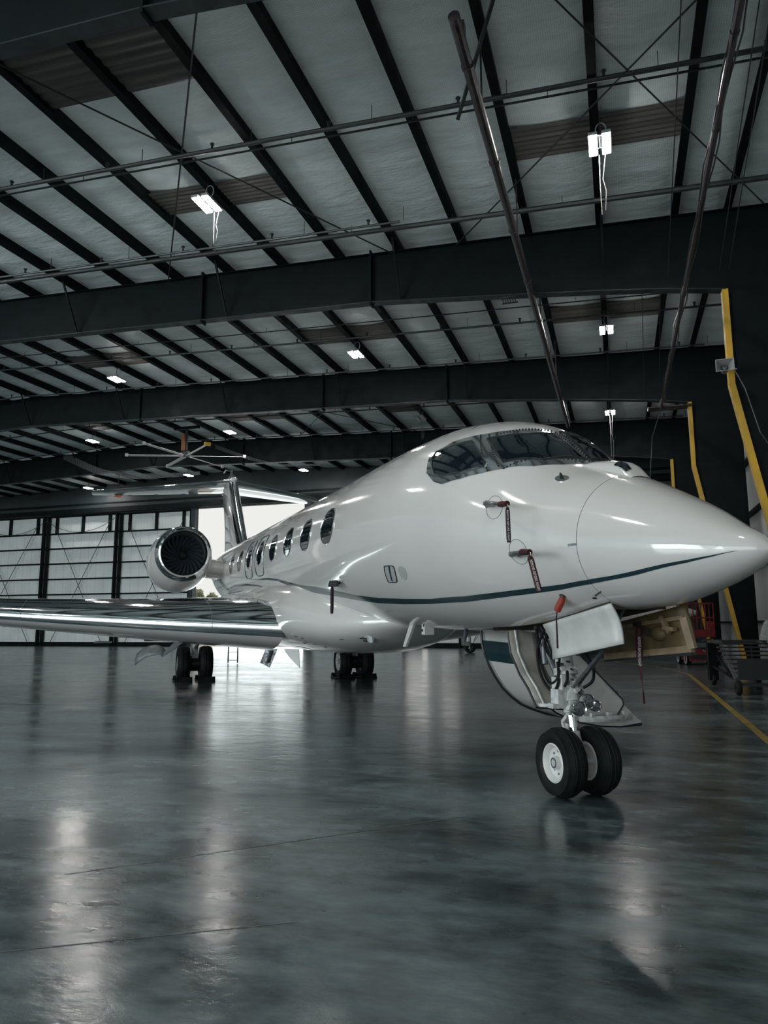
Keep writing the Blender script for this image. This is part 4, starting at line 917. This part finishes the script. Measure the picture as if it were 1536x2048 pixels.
b = MB(); b.bar(wl((-9.38, 18.9, .42)), wl((-9.26, 18.9, .76)), .05, .04); b.build('door_strut', M['black'], o_)
b = MB(); rows = []
for k in range(7): t = k / 6; rows.append([wl((-8.9 + .48 * t ** 1.3, 19, .80 - .5 * t)), wl((-8.45 + .02 * t, 19, .80 - .5 * t))])
o_ = b.grid(rows).build('belly_gear_door', M['white'], jet); s = o_.modifiers.new('thickness', 'SOLIDIFY'); s.thickness = .03

# ------------------------------------------------------------------ chocks
def chock(p, rz, lb, L=.62):
    r_ = empty('wheel_chock', p, rz, lb, 'wheel chock', 'black wheel chocks')
    b = MB()
    for s_ in (-1, 1): b.prism([(-L / 2, s_ * .40 - .07, 0.0), (-L / 2, s_ * .40 + .07, 0.0), (-L / 2, s_ * .40 + .0, .13)], (L, 0, 0))
    b.build('wedges', M['rubber'], r_)
    MB().tube([(-L / 2 - .02, -.4, .05), (-L / 2 - .04, 0, .03), (-L / 2 - .02, .4, .05)], .012, 6).build('rope', M['black'], r_)
def gw(x, s_): p = toW((x, s_, 0)); return (p.x, p.y, 0.0)
for x, s_, lb in ((14.89, 2.23, 'black chocks round the outer wheel under the near wing'), (14.89, 1.65, 'black chocks round the inner wheel under the near wing'),
                  (14.4, -2.02, 'black chocks round the left wheel of the gear under the belly'), (14.4, -2.64, 'black chocks round the right wheel of the gear under the belly')):
    chock(gw(x, s_), HD, lb, .44)

# ------------------------------------------------------------------ probe covers with streamers
def ribbon(par, p0, dirv, n0, L, w, mt, text=True, name='streamer', ts=None, tw=0):
    u = Vector(dirv).normalized(); n = Vector(n0).normalized(); a = n.cross(u).normalized(); n = u.cross(a).normalized()
    b = MB(); rows = []
    K_ = 24
    for k in range(K_ + 1):
        t = k / K_; ww = w * (.45 + .55 * min(1, t * 9)) * (1 if t < .85 else 1 - .2 * (t - .85) / .15); an = tw * t; aa = a * math.cos(an) + n * math.sin(an)
        c = Vector(p0) + u * L * t + n * .006 * math.sin(7 * t); rows.append([c - aa * ww / 2, c, c + aa * ww / 2])
    o = b.grid(rows).build(name, mt, par, True); s = o.modifiers.new('thickness', 'SOLIDIFY'); s.thickness = .003
    if text and ts:
        cu = bpy.data.curves.new('t', 'FONT'); cu.body = 'REMOVE BEFORE FLIGHT'; cu.size = ts[0]; cu.align_x = 'LEFT'; cu.align_y = 'CENTER'; cu.extrude = .0008; cu.space_character = ts[2] if len(ts) > 2 else 1.0
        to = bpy.data.objects.new('t', cu); COL.objects.link(to); bpy.context.view_layer.update()
        me = bpy.data.meshes.new_from_object(to); bpy.data.objects.remove(to)
        mx = max(v.co.x for v in me.vertices); sc = L * .86 / mx
        front = n
        for v in me.vertices:
            q = v.co; t_ = q.x * sc
            v.co = Vector(p0) + u * (t_ + L * ts[1]) + front.cross(u) * (q.y) + front * (.0095 + .006 * math.sin(7 * (t_ / L + ts[1])) + q.z)
        me.materials.append(M['letter']); lo = bpy.data.objects.new('lettering', me); COL.objects.link(lo); lo.parent = o
        lo['label'] = 'white lettering REMOVE BEFORE FLIGHT'
    return o
def jm(name, lb, cat, grp=None):
    o = empty(name, label=lb, cat=cat, group=grp); o.location = jet.location; o.rotation_euler = jet.rotation_euler; return o
CAMD = Vector((-5.66, 3.69, 1.58))
# upper probe: mast on the skin, red sleeve and almost black streamer
def probe_cover(lb, root_pt, th, dz_l, st_pt, st_dir, L, w, mt, ts, sl):
    base = sp_(*root_pt); n = (sp_(*root_pt, .1) - base).normalized()
    e = Vector(st_pt); a = e + Vector((.14, -.005, .012)); b = MB(); q_ = base + n * .06
    b.bar(base + Vector((.03, 0, 0)), q_, .09, .03); b.tube([q_ + Vector((.03, 0, 0)), q_.lerp(a, .5), a + Vector((-.06, 0, 0))], [.026, .018, .012], 12); b.build('air_data_probe', M['grey_metal'], fus)
    r_ = jm('probe_cover', lb, 'probe cover', 'red flagged probe covers')
    MB().tube([a, a.lerp(e, .3), a.lerp(e, .8), e], [.022, .026, .022, .024], 10).build('sleeve', M['redfab'], r_, True)
    MB().tube([e + Vector((0, 0, -.005)) + Vector((.012 * math.cos(q), .0, .014 * math.sin(q) - .01)) for q in [2 * PI * k / 10 for k in range(11)]], .003, 5).build('ring', M['chrome'], r_)
    ribbon(r_, e + Vector((0, 0, -.025)), st_dir, CAMD - e, L, w, mt, True, 'streamer', ts)
probe_cover('short red cover on the upper nose probe, almost black streamer hanging straight', (-.064, 1.30), 0, 0, (-.50, .905, 2.405), (-.05, 0, -1), .285, .036, M['blackfab'], (.019, .1), .1)
probe_cover('red cover on the lower nose probe, dark red slanting streamer with clear white lettering', (-.342, 1.79), 0, 0, (-.735, .85, 2.005), (-.42, 0, -.92), .30, .046, M['redfab'], (.027, .14), .1)
# orange cap with cord over the open door
r_ = jm('vent_cover', 'orange-red cap with thin black cord hanging over the white gear door', 'cover')
c = sp_(-.51, 2.45, .01); n = (sp_(-.51, 2.45, .1) - c).normalized()
b = MB(); b.tube([c + Vector((-.02, 0, .03)), c + n * .03 + Vector((-.01, 0, .0)), c + n * .04 + Vector((.02, 0, -.03)), c + n * .05 + Vector((.035, .0, -.055))], [.020, .030, .030, .026], 12); b.build('cap', M['orange'], r_, True)
MB().tube([c + Vector((-.02, 0, .028)), c + Vector((-.03, 0, .05))], [.034, .022], 12).build('cap_top', M['black'], r_, True)
e = c + n * .05 + Vector((.035, 0, -.055)); MB().tube([e, e + Vector((-.002, .01, -.05)), e + Vector((-.012, .012, -.29))], [.004, .006, .008], 6).build('cord', M['blackfab'], r_)
# dark cross-shaped cover on the fuselage side
r_ = jm('pitot_cover', 'small black three-lobed cover with black strap below the first cabin window', 'cover')
c = sp_(3.75, 2.10, .02)
b = MB(); b.tube([sp_(3.75, 2.1, -.01), sp_(3.75, 2.1, .10)], .02, 8)
for dx in (-.13, 0, .12): b.tube([c + Vector((dx, .07, .03)), c + Vector((dx, .08, -.05))], [.025, .04], 8)
b.bar(c + Vector((-.15, .07, 0)), c + Vector((.14, .07, 0)), .04, .03); b.build('cover', M['black'], r_)
ribbon(r_, c + Vector((0, .09, -.04)), (0, 0, -1), CAMD - c, .36, .045, M['blackfab'], False, 'strap')
# streamer hanging from the tan door
r_ = jm('door_pin', 'gear pin with long dark red streamer hanging from the tan door', 'safety pin')
p = Vector((-.62, -.20, 1.44)); MB().box(p + Vector((.02, 0, .02)), (.07, .03, .04)).build('pin', M['black'], r_)
ribbon(r_, p, (-.02, .02, -.27), CAMD - p, .27, .052, M['redfab'], True, 'streamer', (.030, .30, 1.0))
ribbon(r_, p + Vector((-.02, .02, -.26)), (-.03, 0, -.3), CAMD - p, .34, .024, M['redfab'], False, 'streamer_tail', None, 2.5)

# ladder to the tail hatch
la = empty('ladder', (-14.35, 26.0, 0), R(30), 'small black ladder standing behind the near wing root', 'ladder')
for s_ in (-.18, .18): MB().tube([(s_, 0, .02), (s_ * .95, .12, 1.9)], .026, 6).build('rail', M['black'], la)
for k in range(6): MB().tube([(-.18, .02 + .019 * k, .12 + .31 * k), (.18, .02 + .019 * k, .12 + .31 * k)], .014, 6).build('rung', M['black'], la)

# ------------------------------------------------------------------ red scissor lift
sl = empty('scissor_lift', (2.62, 28.9, 0), R(8), 'red scissor lift parked under the nose by the wall', 'scissor lift')
b = MB(); b.box((0, .3, .36), (.95, 1.8, .42)); b.build('chassis', M['red'], sl)
b = MB(); b.box((-.1, -.605, .30), (.62, .02, .16)); b.build('front_grille', M['black'], sl)
MB().box((.0, -.61, .52), (.12, .01, .10)).build('decal', M['black'], sl); MB().box((.0, -.617, .52), (.03, .01, .05)).box((.05, -.617, .50), (.02, .01, .05)).build('decal_mark', M['letter'], sl)
for s_ in (-1, 1):
    for y in (-.35, .85):
        t = MB().lathe([(.04, -.07), (.2, -.07), (.22, -.04), (.22, .04), (.2, .07), (.04, .07)], (0, 0, 0), 'Z', 24, Matrix.Rotation(PI / 2, 3, 'Y')); t.v = [(v[0] + s_ * .47, v[1] + y, v[2] + .22) for v in t.v]; w_ = t.build('wheel', M['rubber'], sl)
        t = MB().lathe([(.12, -.078), (.18, -.078), (.18, .078), (.12, .078), (.12, -.078)], (0, 0, 0), 'Z', 24, Matrix.Rotation(PI / 2, 3, 'Y')); t.v = [(v[0] + s_ * .475, v[1] + y, v[2] + .22) for v in t.v]; t.build('white_ring', M['letter'], w_)
b = MB()
for k in range(3): b.bar((-.36, -.5, .62 + .1 * k), (-.36, 1.0, .70 + .1 * k), .05, .06).bar((.36, 1.0, .62 + .1 * k), (.36, -.5, .70 + .1 * k), .05, .06)
b.box((0, -.45, .70), (.72, .1, .14)); b.build('scissor_arms', M['grey_metal'], sl)
pl = MB(); pl.box((0, .25, 1.05), (.86, 1.75, .16)).box((.0, -.6, 1.15), (.86, .04, .16)); pt = pl.build('platform', M['red'], sl)
b = MB()
for z in (1.65, 2.15):
    b.tube([(-.42, -.6, z), (.42, -.6, z), (.42, 1.1, z), (-.42, 1.1, z), (-.42, -.6, z)], .02, 6)
for x in (-.42, -.14, .14, .42):
    for y in (-.6, 1.1): b.tube([(x, y, 1.1), (x, y, 2.15)], .02, 6)
for y in (-.05, .5): b.tube([(-.42, y, 1.1), (-.42, y, 2.15)], .02, 6).tube([(.42, y, 1.1), (.42, y, 2.15)], .02, 6)
b.box((.3, -.55, 1.35), (.2, .1, .34)); b.build('guard_rail', M['red'], sl)

# dark mobile stairs
ms = empty('mobile_stairs', (2.15, 17.2, 0), R(6), 'black wheeled boarding stairs beside the right wall', 'mobile stairs')
b = MB()
b.bar((.30, 2.2, 1.0), (.05, -.25, .30), .07, .10); b.bar((1.15, 2.2, 1.0), (1.45, -.25, .30), .07, .10); b.build('stringer', M['grey_metal'], ms)
for k in range(9):
    t = k / 8; b = MB(); b.box((.72 + .10 * t, -.15 + 2.2 * t, .34 + .64 * t), (1.30, .24, .03)); b.build('tread', M['black'], ms)
b = MB(); b.box((.92, 2.5, 1.0), (1.3, .7, .10)); b.build('platform', M['black'], ms)
b = MB(); b.bar((.14, 2.3, .98), (.14, 2.3, .12), .20, .20).bar((1.1, 2.3, .98), (1.1, 2.3, .12), .16, .16).bar((.14, 2.3, .45), (.1, -.1, .28), .05, .05).bar((.2, 2.0, .70), (.1, .4, .34), .05, .05).bar((1.1, 2.3, .4), (1.4, 0, .2), .05, .05); b.build('frame', M['steel'], ms)
for p in ((.05, -.3, .15), (1.45, -.3, .15), (.14, 2.3, .15), (1.1, 2.3, .15)):
    t = MB().lathe([(.03, -.05), (.13, -.05), (.15, -.02), (.15, .02), (.13, .05), (.03, .05)], (0, 0, 0), 'Z', 20, Matrix.Rotation(PI / 2, 3, 'Y')); t.v = [(v[0] + p[0], v[1] + p[1], v[2] + p[2]) for v in t.v]; t.build('wheel', M['rubber'], ms)
b = MB(); b.box((.65, -.35, .52), (1.2, .02, .42)).box((.65, -.36, .22), (1.3, .05, .06)); b.build('front_panel', M['black'], ms)

# draped floor stand by the wall
cs_ = empty('floor_fan', (3.45, 19.6, 0), R(-20), 'round black floor fan draped with a pale cloth beside the wall', 'floor fan')
MB().tube([(0, 0, .02), (0, 0, 1.15)], .03, 8).build('pole', M['black'], cs_)
MB().lathe([(.02, -.06), (.2, -.07), (.24, -.03), (.24, .06), (.02, .1)], (.18, -.1, 1.12), 'Y', 24).build('fan_head', M['black'], cs_, True)
MB().lathe([(.02, .04), (.26, .03), (.28, 0)], (0, 0, 0), 'Z', 20).build('base', M['black'], cs_)
dr = MB(); rows = []
for k in range(13):
    t = k / 12; rows.append([Vector((-.12 + (.04 + .20 * t ** .6) * math.cos(a) * (1 + .12 * math.sin(5 * a)), (.04 + .16 * t ** .6) * math.sin(a), 1.52 - .62 * t)) for a in [2 * PI * j / 30 for j in range(31)]])
tag(dr.grid(rows).build('cloth', M['cloth'], cs_, True), 'pale draped cloth')

# ------------------------------------------------------------------ second jet far behind
j2 = empty('parked_jet', (-7.42, 38.1, 0), 0, 'second white jet parked far behind, only its belly and nose wheels showing under the first', 'airplane')
b = MB(); prof = [(.02, -1.9), (.35, -1.6), (.7, -1.0), (.98, 0), (1.05, 1.2), (1.05, 6.5), (.8, 8.3), (.4, 10.0), (.1, 10.9)]
b.lathe(prof, (0, 0, 1.95), 'X', 32); b.build('fuselage', M['white'], j2, True)
b = MB(); b.add([(3.2, 1, 1.05), (6.2, 1, 1.05), (6.4, 4.6, 1.35), (5.4, 4.6, 1.35), (3.2, -1, 1.05), (6.2, -1, 1.05), (6.4, -8, 1.45), (5.4, -8, 1.45)], [(0, 1, 2, 3), (4, 5, 6, 7), (0, 1, 5, 4)])
w_ = b.build('wing', M['white'], j2); s = w_.modifiers.new('thickness', 'SOLIDIFY'); s.thickness = .2
b = MB(); b.add([(7.6, 0, 2.7), (10.0, 0, 2.6), (10.9, 0, 4.6), (9.9, 0, 4.6)], [(0, 1, 2, 3)]); w_ = b.build('tail_fin', M['white'], j2); s = w_.modifiers.new('thickness', 'SOLIDIFY'); s.thickness = .15; s.offset = 0
b = MB(); b.tube([(0, 0, .25), (0, 0, 1.1)], .06, 10).bar((-.5, -.1, .95), (-.2, 0, .55), .04, .04).bar((.5, -.1, .95), (.2, 0, .55), .04, .04).tube([(0, -.25, .24), (0, .25, .24)], .03, 8); g = b.build('nose_gear_strut', M['grey_metal'], j2)
for y in (-.2, .2): MB().lathe(tyre_prof(.25, .16, .12), (0, y, .25), 'Y', 24).build('tyre', M['rubber'], g, True)
b = MB(); b.bar((4.8, -1.6, 1.1), (4.8, -1.6, .35), .1, .1).bar((4.8, 1.6, 1.1), (4.8, 1.6, .35), .1, .1); g = b.build('main_gear_strut', M['grey_metal'], j2)
for y in (-1.75, -1.45, 1.45, 1.75): MB().lathe(tyre_prof(.33, .18, .15), (4.8, y, .33), 'Y', 24).build('tyre', M['rubber'], g, True)
